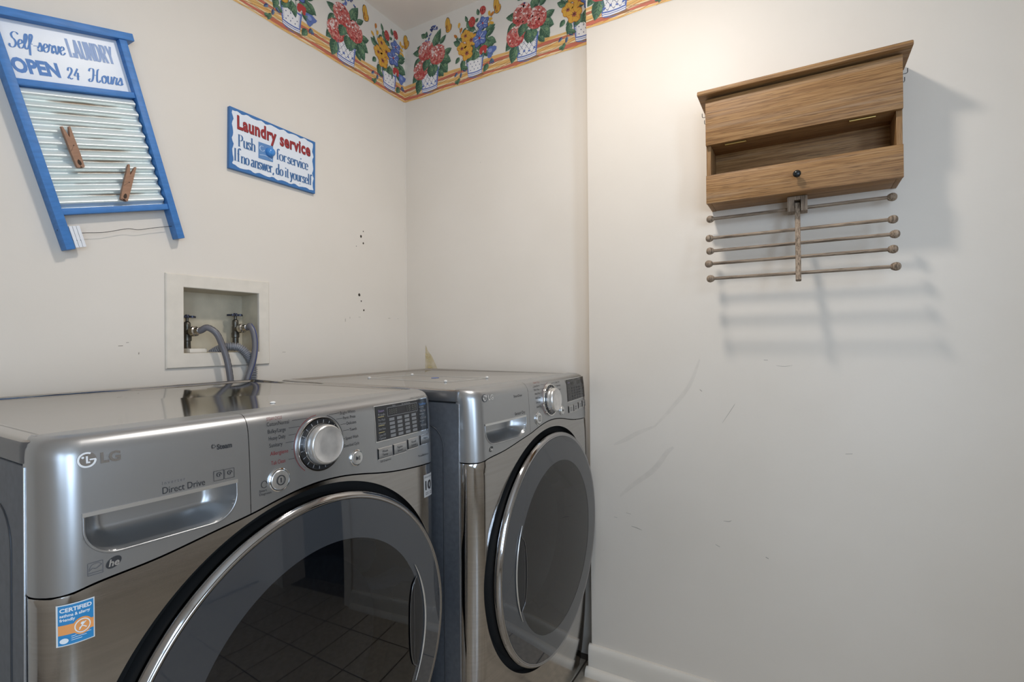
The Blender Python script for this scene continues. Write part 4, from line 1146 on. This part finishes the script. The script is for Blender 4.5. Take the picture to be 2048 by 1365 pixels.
        for z_ in (.7780, .7745): line_('warranty_line', [(.6235, z_), (.6450, z_)], .001, INK, s2, .0012)
    return t
wm = machine('washer', (.2146, .7505), -.0161)
tag(wm, 'graphite steel front-loading washing machine at the left, in front of the outlet box', 'washing machine')
dy = machine('dryer', (.9146, .6556), 0.0)
tag(dy, 'graphite steel front-loading clothes dryer in the corner beside the right wall', 'clothes dryer')

# clear tray left lying on the dryer, and the crumb on the washer
CLEAR = glassy('clear_plastic', (.96, .96, .97, 1), 1.4, .05)
STUD = mat('clear_stud', (.62, .60, .57, 1), .12, .0)
RODM = mat('clear_rod', (.50, .47, .43, 1), .2, .0)
tr = empty('plastic_frame', (1.19, .98, .9934))
cor = [(1.113, 1.138), (1.283, 1.122), (1.233, .811), (1.121, .876)]
cor = [(a-1.19, b-.98) for a, b in ((1.105, 1.140), (1.283, 1.126), (1.262, .815), (1.090, .838))]
for k in range(4):
    (a, b), (c, d) = cor[k], cor[(k+1) % 4]
    bm = bmesh.new(); tube(bm, [(a, b, .0015), ((a+c)/2, (b+d)/2, .0015), (c, d, .0015)], .0007, 8)
    obj('frame_rod', bm, RODM, tr, 60)
    bm = bmesh.new(); lathe(bm, [(0, 0), (.004, 0), (.0050, .002), (.0052, .004), (.0036, .006), (0, .0068)], (a, b, 0), (0, 0, 1), 16)
    obj('corner_stud', bm, STUD, tr, 60)
bm = bmesh.new(); bx(bm, .012, .032, -.016, .000, .0, .0012, .0003, 1)
obj('blue_sticker', bm, mat('blue_sticker', rgb(90, 110, 170), .5), tr)
tag(tr, 'thin clear plastic frame with studs at its corners lying on the dryer', 'plastic frame')
bm = bmesh.new(); lathe(bm, [(0, 0), (.0045, .0004), (.0052, .0018), (.0030, .0034), (0, .0038)], (.573, .835, .9926), (0, 0, 1), 14)
tag(obj('white_speck', bm, mat('white_speck', rgb(235, 235, 232), .4), None, 60), 'small white speck near the front of the washing machine top', 'speck')
# ------------------------------------------------------------------ wall outlet box with its taps and hoses
BOXW = mat('box_plastic', rgb(222, 213, 199), .45, vary=(25, .05, (1, 1, 1)))
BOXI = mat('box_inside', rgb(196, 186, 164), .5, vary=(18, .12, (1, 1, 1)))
ob = empty('outlet_box', (.857, Yw, 1.17)); obl = Vector((.857, Yw, 1.17))
def at(*p): return (p[0]-obl.x, p[1]-obl.y, p[2]-obl.z)
bm = bmesh.new()
o_ = [(.7015, 1.0365), (1.0045, 1.0375), (1.0045, 1.3015), (.7015, 1.2965)]
i_ = [(OX0+.003, OZ0+.002), (OX1-.001, OZ0+.002), (OX1-.001, OZ1-.002), (OX0+.003, OZ1-.002)]
def ringp(pts, y): return [bm.verts.new(at(x, y, z)) for x, z in pts]
def ins(pts, d): 
    cx_ = sum(p[0] for p in pts)/4; cz_ = sum(p[1] for p in pts)/4
    return [(x+(d if x < cx_ else -d), z+(d if z < cz_ else -d)) for x, z in pts]
rg = [ringp(o_, Yw-.0002), ringp(o_, Yw-.004), ringp(ins(o_, .0025), Yw-.0066), ringp(ins(i_, -.0015), Yw-.0066), ringp(i_, Yw-.005), ringp(i_, Yw+.004)]
for a, b in zip(rg, rg[1:]):
    for k in range(4): bm.faces.new((a[k], a[(k+1) % 4], b[(k+1) % 4], b[k]))
obj('flange', bm, BOXW, ob, 30)
bm = bmesh.new()
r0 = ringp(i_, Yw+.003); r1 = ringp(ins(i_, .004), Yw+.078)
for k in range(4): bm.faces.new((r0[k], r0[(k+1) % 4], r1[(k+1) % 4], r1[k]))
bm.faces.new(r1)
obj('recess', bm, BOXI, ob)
bm = bmesh.new(); bx(bm, *[v-obl.x for v in (.765, .812)], -.0, .045, *[v-obl.z for v in (1.0785, 1.0905)], .002, 2)
obj('sleeve', bm, BOXW, ob, 40)
tag(ob, 'cream plastic washing machine outlet box recessed in the back wall', 'outlet box')
BRASS = mat('dull_brass', rgb(96, 92, 84), .35, .8, vary=(60, .3, (1, 1, 1)))
HANDLE = mat('tap_handle_blue', (.045, .05, .075, 1), .35, .6)
COUP = mat('steel_coupling', (.6, .58, .54, 1), .22, 1.0)
def tap(x, y, z, aim, label):
    t = empty('water_tap', (x, y, z-.105))
    bm = bmesh.new()
    lathe(bm, [(0, .0), (.0105, .0), (.0115, .006), (.0095, .009), (.0085, .020), (.0085, .030), (.0110, .032), (.0112, .044), (.0095, .048), (.0098, .064), (.0082, .068), (.0088, .074), (.0088, .083), (.0066, .086), (.0040, .088), (.0040, .100), (0, .100)], (0, 0, 0), (0, 0, 1), 20)
    d = Vector(aim).normalized()
    lathe(bm, [(.0, .0), (.0095, .0), (.0095, .018), (.0118, .019), (.0118, .024)], (0, 0, .056), d, 18)
    obj('tap_body', bm, BRASS, t, 40)
    bm = bmesh.new()
    n = 60; pts = []
    for i in range(n):
        a = 2*pi*i/n; r = .0190+.0048*cos(5*a); pts.append((r*cos(a), r*sin(a)))
    prism(bm, pts, lambda a, b, dd: (a, b, dd), .098, .1035)
    lathe(bm, [(.006, .1035), (.005, .107), (0, .1075)], (0, 0, 0), (0, 0, 1), 12)
    obj('tap_handle', bm, HANDLE, t, 40)
    bm = bmesh.new()
    lathe(bm, [(.0100, .018), (.0142, .019), (.0148, .024), (.0142, .031), (.0105, .033), (.0098, .046), (.0085, .047)], (0, 0, .056), d, 24)
    obj('hose_coupling', bm, COUP, t, 40)
    tag(t, label, 'tap', 'taps in the outlet box')
    return Vector((x, y, z-.105+.056))+d*.044
aimL = Vector((.25, -.95, .10)); aimR = Vector((.22, -.95, .12))
tL = tap(.7805, 1.528, 1.186, aimL, 'water tap with a blue handle at the left of the outlet box')
tR = tap(.9225, 1.528, 1.197, aimR, 'water tap with a blue handle at the right of the outlet box')
HOSE = mat('grey_hose', rgb(108, 106, 110), .38)
HOSEB = mat('hose_blue_line', rgb(45, 62, 120), .5)
HOSEK = mat('hose_print', rgb(60, 60, 62), .6)
def hose(name, pts, r, label, stripe, m2, side):
    P = catmull(pts, 10)
    bm = bmesh.new(); tube(bm, P, r, 18)
    o = obj(name, bm, HOSE, None, 60)
    # printed line running along the hose
    bm = bmesh.new(); A = []; B = []
    for i, p in enumerate(P):
        t = (P[min(i+1, len(P)-1)]-P[max(i-1, 0)]).normalized()
        s = (Vector(side)-t*t.dot(Vector(side))).normalized(); q = t.cross(s)
        A.append(bm.verts.new(p+s*(r+.0003)+q*stripe)); B.append(bm.verts.new(p+s*(r+.0003)-q*stripe))
    for i in range(3, len(P)-1):
        if m2 is HOSEK and i % 3 == 0: continue
        bm.faces.new((A[i], A[i+1], B[i+1], B[i]))
    obj('printed_line', bm, m2, o)
    return tag(o, label, 'hose', 'inlet hoses at the outlet box')
hose('inlet_hose', [tL-aimL*.004, tL+aimL*.006, (.8030, 1.4660, 1.1500), (.8200, 1.4500, 1.1330), (.836, 1.4475, 1.095), (.847, 1.4445, 1.055), (.8545, 1.442, 1.0), (.858, 1.44, .93), (.86, 1.44, .86)], .0088, 'plain grey inlet hose curving down from the left tap', .0012, HOSEK, (.6, -.8, .1))
hose('inlet_hose', [tR, tR+aimR*.008, (.931, 1.466, 1.158), (.934, 1.453, 1.138), (.9335, 1.4445, 1.10), (.922, 1.437, 1.05), (.904, 1.437, .998), (.885, 1.437, .93), (.875, 1.437, .86)], .0088, 'grey inlet hose with a blue line curving down from the right tap', .0013, HOSEB, (.15, -1, 0))
# ribbed drain hose
P = catmull([(.842, 1.545, 1.058), (.852, 1.520, 1.079), (.872, 1.492, 1.094), (.899, 1.474, 1.092), (.920, 1.464, 1.070), (.9345, 1.461, 1.035), (.934, 1.460, .99), (.925, 1.46, .92), (.92, 1.46, .86)], 14)
Q = []; rr = []
L_ = 0.0
fine = []
for a, b in zip(P, P[1:]):
    for k in range(3): fine.append(a.lerp(b, k/3))
acc = 0.0
for i, p in enumerate(fine):
    if i: acc += (p-fine[i-1]).length
    Q.append(p); rr.append(.0112+.0018*(1 if (acc/.0052) % 1.0 < .55 else -.9))
bm = bmesh.new(); tube(bm, Q, rr, 16)
tag(obj('drain_hose', bm, mat('grey_drain_hose', rgb(132, 132, 136), .45), None, 30), 'ribbed grey drain hose arching over the lower edge of the outlet box', 'hose')

# ------------------------------------------------------------------ washboard sign
BLUE = mat('blue_painted_wood', rgb(66, 124, 188), .5, vary=(30, .12, (1, 1, 4)), bump=(60, .12, (1, 1, 6)))
a_ = math.radians(15.9)
wbd = empty('washboard_sign', (.484, Yw-.0301, 1.321), (0, -a_, 0))
tag(wbd, 'blue framed washboard sign reading self-serve laundry, hanging askew', 'wall sign')
def wbx(name, u0, u1, y0, y1, v0, v1, bev=.0012): return box(name, u0, u1, y0, y1, v0, v1, BLUE, wbd, bev, 2)
wbx('side_rail', 0, .0175, 0, .030, 0, .4905); wbx('side_rail', .2475, .265, 0, .030, 0, .4905)
wbx('top_rail', -.017, .282, -.003, .030, .4905, .508)
wbx('middle_rail', .0175, .2475, .003, .022, .354, .3675); wbx('bottom_rail', .0175, .2475, .003, .022, .078, .0925)
SIGNW = mat('sign_white', rgb(226, 230, 236), .35, vary=(20, .02, (1, 1, 1)))
sp = box('sign_panel', .0175, .2475, .016, .020, .3675, .4905, SIGNW, wbd)
LB = mat('sign_letter_blue', rgb(78, 128, 190), .5); LF = mat('sign_letter_faded', rgb(150, 172, 210), .5)
def wf_(x, z): return (x, .0156, z)
def wword(name, fn):
    bm = bmesh.new(); fn(bm); return obj(name, bm, LB, sp, None, False)
wword('script_word', lambda bm: pen(bm, 'Self-serve', SCR, wf_, .0300, .4345, .0185, 1, .0009, .0036, .22, width=.0985))
wword('script_word', lambda bm: pen(bm, '24', SCR, wf_, .1180, .3835, .0150, 1, .0010, .0040, .20, width=.0260))
wword('script_word', lambda bm: pen(bm, 'Hours', SCR, wf_, .1600, .3840, .0180, 1, .0010, .0040, .25, width=.0720))
wword('open_word', lambda bm: text_bm(bm, 'OPEN', .0400, wf_, .0225, .3850, bold=.0020, width=.0840))
bm = bmesh.new()
pen(bm, 'LAUNDRY', CAP, wf_, .1365, .4330, .0245, 1, .0020, .0052, 0, width=.0940)
obj('laundry_word', bm, LF, sp, None, False)
# corrugated metal
def galv():
    m = bpy.data.materials.new('galvanised_corrugated'); m.use_nodes = True
    nt = m.node_tree; p = nt.nodes['Principled BSDF']; L = nt.links.new
    p.inputs['Metallic'].default_value = .35; p.inputs['Roughness'].default_value = .32
    tc = nt.nodes.new('ShaderNodeTexCoord'); sp_ = nt.nodes.new('ShaderNodeSeparateXYZ')
    n1 = nt.nodes.new('ShaderNodeTexNoise'); n1.inputs['Scale'].default_value = 26; n1.inputs['Detail'].default_value = 5
    mp = nt.nodes.new('ShaderNodeMapping'); mp.inputs['Scale'].default_value = (.35, 1, 2.5)
    cr = nt.nodes.new('ShaderNodeMix'); cr.data_type = 'RGBA'; cr.inputs[6].default_value = rgb(240, 245, 246); cr.inputs[7].default_value = rgb(206, 220, 216)
    # rust collects in the grooves, in the middle of the panel
    def math_(op, a=None, b=None):
        n = nt.nodes.new('ShaderNodeMath'); n.operation = op
        for i, v in enumerate((a, b)):
            if v is None: continue
            if isinstance(v, (int, float)): n.inputs[i].default_value = v
            else: L(v, n.inputs[i])
        return n.outputs[0]
    L(tc.outputs['Object'], sp_.inputs[0]); L(tc.outputs['Object'], mp.inputs[0]); L(mp.outputs[0], n1.inputs['Vector'])
    ph = math_('FRACT', math_('DIVIDE', math_('SUBTRACT', sp_.outputs[2], .0925), .0261))
    groove = math_('SUBTRACT', 1.0, math_('MULTIPLY', math_('ABSOLUTE', math_('SUBTRACT', ph, .12)), 6.5))
    groove = math_('MAXIMUM', groove, 0.0)
    mid = math_('SUBTRACT', 1.0, math_('POWER', math_('MULTIPLY', math_('ABSOLUTE', math_('SUBTRACT', sp_.outputs[0], .135)), 13.5), 4.0))
    mid = math_('MAXIMUM', mid, 0.0)
    nz = nt.nodes.new('ShaderNodeMapRange'); nz.inputs[1].default_value = .35; nz.inputs[2].default_value = .6; L(n1.outputs['Fac'], nz.inputs[0])
    fac = math_('MINIMUM', math_('MULTIPLY', math_('MULTIPLY', groove, mid), math_('MULTIPLY', nz.outputs[0], 1.3)), .9)
    mx = nt.nodes.new('ShaderNodeMix'); mx.data_type = 'RGBA'; mx.inputs[7].default_value = rgb(122, 96, 68)
    L(n1.outputs['Fac'], cr.inputs[0]); L(cr.outputs[2], mx.inputs[6]); L(fac, mx.inputs[0]); L(mx.outputs[2], p.inputs['Base Color'])
    return m
bm = bmesh.new(); rows = []
for j in range(161):
    v = .0925+.2615*j/160; ph = (v-.0925)/.0261
    y = .0110-.0055*cos(2*pi*(ph-.55))+.0012*sin(4*pi*ph)
    rows.append([(u, y, v) for u in (.0185, .09, .16, .2435)])
grid(bm, rows+[[(u, y+.0012, v) for (u, y, v) in r] for r in rows[::-1]])
obj('corrugated_sheet', bm, galv(), wbd, 60, False)
bx_ = box('backing_board', .0175, .2475, .020, .024, .0925, .3545, mat('backing_grey', rgb(160, 160, 156), .7), wbd)
PIN = mat('pin_wood', rgb(158, 118, 92), .6, vary=(40, .1, (1, 1, 6)))
def clothespin(u0, v0, u1, v1, L0=.091):
    """from the jaw end (u1, v1) up to the prong tips (u0, v0)"""
    dx, dz = u0-u1, v0-v1; L = math.hypot(dx, dz); ax = (dx/L, dz/L); pr = (ax[1], -ax[0])
    def T(a, b, d): return (u1+ax[0]*b+pr[0]*a, d, v1+ax[1]*b+pr[1]*a)
    pts = [(-.0076, .0015), (-.0055, 0), (-.0016, 0), (-.0004, .003), (.0004, .003), (.0016, 0), (.0055, 0), (.0076, .0015), (.0086, .03), (.0086, .06), (.0088, L), (.0058, L), (.0006, .068*L/L0), (-.0006, .068*L/L0), (-.0058, L), (-.0088, L), (-.0086, .06), (-.0086, .03)]
    bm = bmesh.new(); prism(bm, pts, T, -.0045, .0045)
    bmesh.ops.triangulate(bm, faces=[f for f in bm.faces if len(f.verts) > 4])
    o = obj('clothespin', bm, PIN, wbd)
    bm = bmesh.new()
    bm.faces.new([bm.verts.new(T(.0036*cos(i*pi/8)*(1-.25*sin(i*pi/8)), .0115+.0065*sin(i*pi/8), -.0047)) for i in range(16)])
    bm.faces.new([bm.verts.new(T(.0014+.0014*cos(i*pi/5), .049+.0012*sin(i*pi/5), -.0047)) for i in range(10)])
    bm.faces.new([bm.verts.new(T(*q, -.0047)) for q in ((.0014, .0488), (.001, .0488), (-.008, .036), (-.0076, .0355))])
    bm.faces.new([bm.verts.new(T(*q, -.0047)) for q in ((-.0002, .0), (.0002, .0), (.0004, .007), (-.0004, .007))])
    obj('pin_slot', bm, mat('pin_dark', rgb(60, 44, 34), .8), o, None, False)
clothespin(.0752, .2715, .0790, .1815)
clothespin(.1880, .1870, .1455, .1040)
# wire with three small white pins
bm = bmesh.new(); tube(bm, catmull([(.010, .014, .034), (.045, .014, .0355), (.09, .014, .033), (.14, .014, .037), (.165, .014, .0325), (.2, .014, .034), (.25, .014, .035)], 8), .0007, 6)
obj('wire', bm, mat('wire_dark', (.05, .05, .05, 1), .4, .8), wbd)
for k in range(3):
    u = .0195+k*.0072+.0036
    bm = bmesh.new()
    prism(bm, [(u-.0031, .003), (u+.0031, .003), (u+.0031, .0178), (u+.0024, .0183), (u+.0024, .0191), (u+.0031, .0196), (u+.0031, .052), (u-.0031, .052), (u-.0031, .0196), (u-.0024, .0191), (u-.0024, .0183), (u-.0031, .0178)], lambda a, b, d: (a, d, b), .004, .012)
    obj('small_white_pin', bm, mat('white_painted_pin', rgb(232, 232, 234), .5), wbd)
bm = bmesh.new(); lathe(bm, [(0, 0), (.0016, 0), (.0016, .0005), (0, .0006)], (.0, .012, .046), (-1, 0, 0), 10)
obj('nail_hole', bm, BLACK, wbd)

# ------------------------------------------------------------------ laundry service sign
SBL = mat('sign_edge_blue', rgb(58, 112, 170), .45)
ls = empty('laundry_service_sign', (1.026, Yw, 1.721))
def sx_(x, z, d): return (x-1.026, -d, z-1.721)
bm = bmesh.new()
LS = [(.873, 1.6295), (1.1785, 1.6290), (1.1810, 1.8115), (.8755, 1.8160)]
prism(bm, LS, sx_, .0003, .012)
bmesh.ops.bevel(bm, geom=list(bm.edges), offset=.0008, segments=1, affect='EDGES')
bd = obj('board', bm, SBL, ls)
tag(ls, 'blue and white laundry service sign with a push button, on the back wall', 'wall sign')
bm = bmesh.new(); pts = []
def wav(t, k): return .0022*sin(t*2*pi*7+k)+.0010*sin(t*2*pi*11+2*k)
n = 40
x0, x1, z0, z1 = .8840, 1.1690, 1.6390, 1.8060
for i in range(n): t = i/n; pts.append((x0+(x1-x0)*t, z0+wav(t, .3)+.004*(max(0, abs(t-.5)-.46)/.04)))
for i in range(n//2): t = i/(n//2); pts.append((x1+wav(t*.6, 1.7), z0+(z1-z0)*t))
for i in range(n): t = i/n; pts.append((x1-(x1-x0)*t, z1+wav(t, 2.9)-.004*(max(0, abs(t-.5)-.46)/.04)))
for i in range(n//2): t = i/(n//2); pts.append((x0+wav(t*.6, 4.1), z1-(z1-z0)*t))
bm.faces.new([bm.verts.new(sx_(x, z, .0124)) for x, z in pts])
obj('white_face', bm, SIGNW, bd, None, False)
def sf(x, z): return sx_(x, z, .0130)
def sf2(x, z): return sx_(x+.0012, z-.0012, .0127)
LRED = mat('sign_letter_red', rgb(152, 42, 46), .5); LRD = mat('sign_letter_shadow', rgb(60, 30, 34), .5); LBD = mat('sign_letter_steel_blue', rgb(62, 104, 152), .5)
for fn, m_ in ((sf, LRED), (sf2, LRD)):
    for wd_, x_, z_, sz_, ww in (('Laundry', .8975, 1.7570, .0560, .1310), ('service', 1.0410, 1.7550, .0560, .1175)):
        bm = bmesh.new(); text_bm(bm, wd_, sz_, fn, x_, z_, bold=.0020, width=ww, space=1.06)
        obj('heading_word', bm, m_, bd, None, False)
for wd_, x_, z_, xh_, ww in (('Push', .9000, 1.7030, .0225, .0560), ('for', 1.0280, 1.7035, .0205, .0385), ('service', 1.0690, 1.7025, .0215, .0800), ('If', .8865, 1.6560, .0235, .0205), ('no', .9090, 1.6540, .0215, .0270),
                            ('answer,', .9415, 1.6535, .0220, .0780), ('do', 1.0265, 1.6545, .0205, .0265), ('it', 1.0590, 1.6545, .0205, .0150), ('yourself', 1.0780, 1.6545, .0210, .0850)):
    bm = bmesh.new(); pen(bm, wd_, SER, sf, x_, z_, xh_, 1, .0009, .0046, width=ww)
    obj('verse_word', bm, LBD, bd, None, False)
bm = bmesh.new(); prism(bm, [(.966, 1.6880), (1.0155, 1.6900), (1.0160, 1.7400), (.9665, 1.7390)], sx_, .0126, .0140)
pl = obj('button_plate', bm, mat('plate_blue', rgb(96, 138, 186), .45), bd)
PLM = mat('plate_pale', rgb(180, 200, 225), .45)
bm = bmesh.new(); stroke(bm, [(.978+.008*cos(a*.5), 1.721+.008*sin(a*.5)) for a in range(2, 13)], lambda x, z: sx_(x, z, .0143), .0012, .003); obj('plate_swirl', bm, PLM, pl, None, False)
bm = bmesh.new(); stroke(bm, [(.969, 1.699), (.99, 1.702), (1.013, 1.695)], lambda x, z: sx_(x, z, .0143), .0020, .003); obj('plate_swirl', bm, PLM, pl, None, False)
bm = bmesh.new(); lathe(bm, [(.0150, .0138), (.0146, .020), (.0125, .026), (.008, .0295), (0, .031)], sx_(1.0035, 1.7170, 0), (0, -1, 0), 32)
obj('push_button', bm, mat('button_blue', rgb(72, 140, 208), .2), ls, 60)
bm = bmesh.new(); lathe(bm, [(0, 0), (.0012, 0), (.0012, .0004), (0, .0005)], sx_(1.1160, 1.6465, .0128), (0, -1, 0), 8)
obj('nail_hole', bm, INK, bd)

# ------------------------------------------------------------------ oak wall cabinet and drying rack
OAK = oak('oak_wood', rgb(124, 88, 52), rgb(147, 108, 66), rgb(166, 128, 84), (34, .8, 34))
OAKV = oak('oak_wood_upright', rgb(122, 88, 54), rgb(144, 107, 66), rgb(162, 126, 84), (34, 34, .8))
GREY = oak('weathered_oak', rgb(96, 82, 68), rgb(134, 116, 98), rgb(160, 143, 124), (30, 1.6, 30), .65)
GREYV = oak('weathered_oak_upright', rgb(96, 82, 68), rgb(138, 119, 100), rgb(166, 148, 128), (30, 30, 1.6), .65)
cab = empty('oak_wall_cabinet', (Xp, .005, 1.48))
tag(cab, 'small oak wall cabinet with open shelf and overhanging top on the right wall', 'cabinet')
def cb(name, d0, d1, y0, y1, z0, z1, m=OAK, bev=.0012, parent=cab):
    """d = distance out from the wall"""
    bm = bmesh.new(); bx(bm, -d1, -d0, y0-.005, y1-.005, z0-1.48, z1-1.48, bev, 2)
    return obj(name, bm, m, parent, 40)
Y0, Y1, DP = -.2125, .2225, .108
cb('back_panel', .0005, .008, Y0+.012, Y1-.012, 1.482, 1.77)
cb('side_panel', .0005, DP-.010, Y0, Y0+.012, 1.481, 1.772, OAKV); cb('side_panel', .0005, DP-.010, Y1-.012, Y1, 1.481, 1.772, OAKV)
cb('bottom_panel', .008, DP-.010, Y0+.012, Y1-.012, 1.481, 1.491)
cb('middle_shelf', .008, DP-.012, Y0+.012, Y1-.012, 1.642, 1.652)
cb('lower_front', DP-.010, DP, Y0, Y1, 1.4795, 1.5575)
fd = cb('flap_door', DP-.010, DP+.002, Y0, Y1, 1.640, 1.7665)
cb('top_board', .0005, DP+.020, Y0-.018, Y1+.019, 1.7735, 1.7865, OAK, .003)
GOLD = mat('brass_hinge', rgb(206, 178, 112), .3, .9)
for yy in (-.135, .148):
    bm = bmesh.new(); tube(bm, [(-(DP-.011), yy-.005-.0265+.053*k/4, 1.6375-1.48) for k in range(5)], .0025, 10)
    h_ = obj('hinge', bm, GOLD, cab, 40)
    bm = bmesh.new(); bx(bm, -(DP-.012), -(DP-.026), yy-.005-.0265, yy-.005+.0265, 1.6400-1.48, 1.6416-1.48); obj('hinge_leaf', bm, GOLD, h_)
bm = bmesh.new(); lathe(bm, [(.0, 0), (.0045, 0), (.0040, .006), (.0050, .009), (.0088, .012), (.0092, .015), (.0075, .0185), (.003, .0200), (0, .0202)], (-DP, .004-.005, 1.5210-1.48), (-1, 0, 0), 28)
obj('knob', bm, mat('knob_black', (.03, .032, .034, 1), .22, .6), cab, 50)
HOOK = mat('hook_iron', (.10, .095, .09, 1), .4, .9)
for (yy, sg) in ((Y1, 1), (Y0, -1)):
    for dd, zz in ((.070, 1.736), (.030, 1.7325)):
        bm = bmesh.new(); y_ = yy-.005
        tube(bm, [(-dd, y_, zz-1.48), (-dd, y_+sg*.011, zz-1.48), (-dd, y_+sg*.0135, zz+.001-1.48), (-dd, y_+sg*.0145, zz+.0035-1.48), (-dd, y_+sg*.0145, zz+.012-1.48)], .0009, 8)
        obj('cup_hook', bm, HOOK, cab, 60)
# drying rack below
rk = empty('drying_rack', (Xp-.05, .004, 1.45))
tag(rk, 'weathered wooden drying rack with five ball-ended rods below the oak cabinet', 'drying rack')
def rp(d, y, z): return Vector((-(d-.05), y-.004, z-1.45))
bm = bmesh.new()
prism(bm, [(-.019, .022), (.027, .022), (.027, .062), (.0110, .062), (.0110, .036), (-.0040, .036), (-.0040, .062), (-.019, .062)], lambda y, d, z: tuple(rp(d, y, z)), 1.4405, 1.4698)
pb = obj('pivot_block', bm, GREYV, rk)
bm = bmesh.new()
prism(bm, [(-.019, .022), (.027, .022), (.027, .062), (-.019, .062)], lambda y, d, z: tuple(rp(d, y, z)), 1.4698, 1.4795)
obj('block_cap', bm, GREYV, pb)
def armpt(z): return .048+(1.455-z)*.30          # the arm swings out from the wall towards its foot
bm = bmesh.new()
top, bot = rp(armpt(1.463), .004, 1.463), rp(armpt(1.252), .003, 1.252)
ax = (bot-top).normalized(); nn_ = Vector((ax.z, 0, -ax.x)).normalized(); yv = Vector((0, 1, 0))
vs = [[bm.verts.new(p+yv*(sy*.0063)+nn_*(sn*.0065)) for sy, sn in ((-1, -1), (1, -1), (1, 1), (-1, 1))] for p in (top, bot)]
bm.faces.new(vs[0]); bm.faces.new(vs[1])
for k in range(4): bm.faces.new((vs[0][k], vs[0][(k+1) % 4], vs[1][(k+1) % 4], vs[1][k]))
bmesh.ops.bevel(bm, geom=list(bm.edges), offset=.0012, segments=2, affect='EDGES')
obj('arm', bm, GREYV, rk, 40)
rods = [(1.4515, .040, .2225, -.1990), (1.391, armpt(1.391), .2210, -.1965), (1.353, armpt(1.353), .2180, -.1985), (1.3155, armpt(1.3155), .2200, -.1930), (1.2725, armpt(1.2725), .2140, -.1965)]
for (z, d, ya, yb_) in rods:
    bm = bmesh.new()
    tube(bm, [rp(d, ya-.006, z), rp(d, .1, z), rp(d, 0, z), rp(d, -.1, z), rp(d, yb_+.006, z)], .0044, 12)
    r_ = obj('rod', bm, GREY, rk, 60)
    for yy, sg in ((ya, 1), (yb_, -1)):
        bm = bmesh.new(); lathe(bm, [(.0046, -.0102), (.0066, -.0088), (.0090, -.0050), (.0103, 0), (.0096, .0042), (.0072, .0080), (.0036, .0098), (0, .0102)], rp(d, yy, z), (0, sg, 0), 24)
        obj('rod_ball', bm, GREYV, r_, 50)
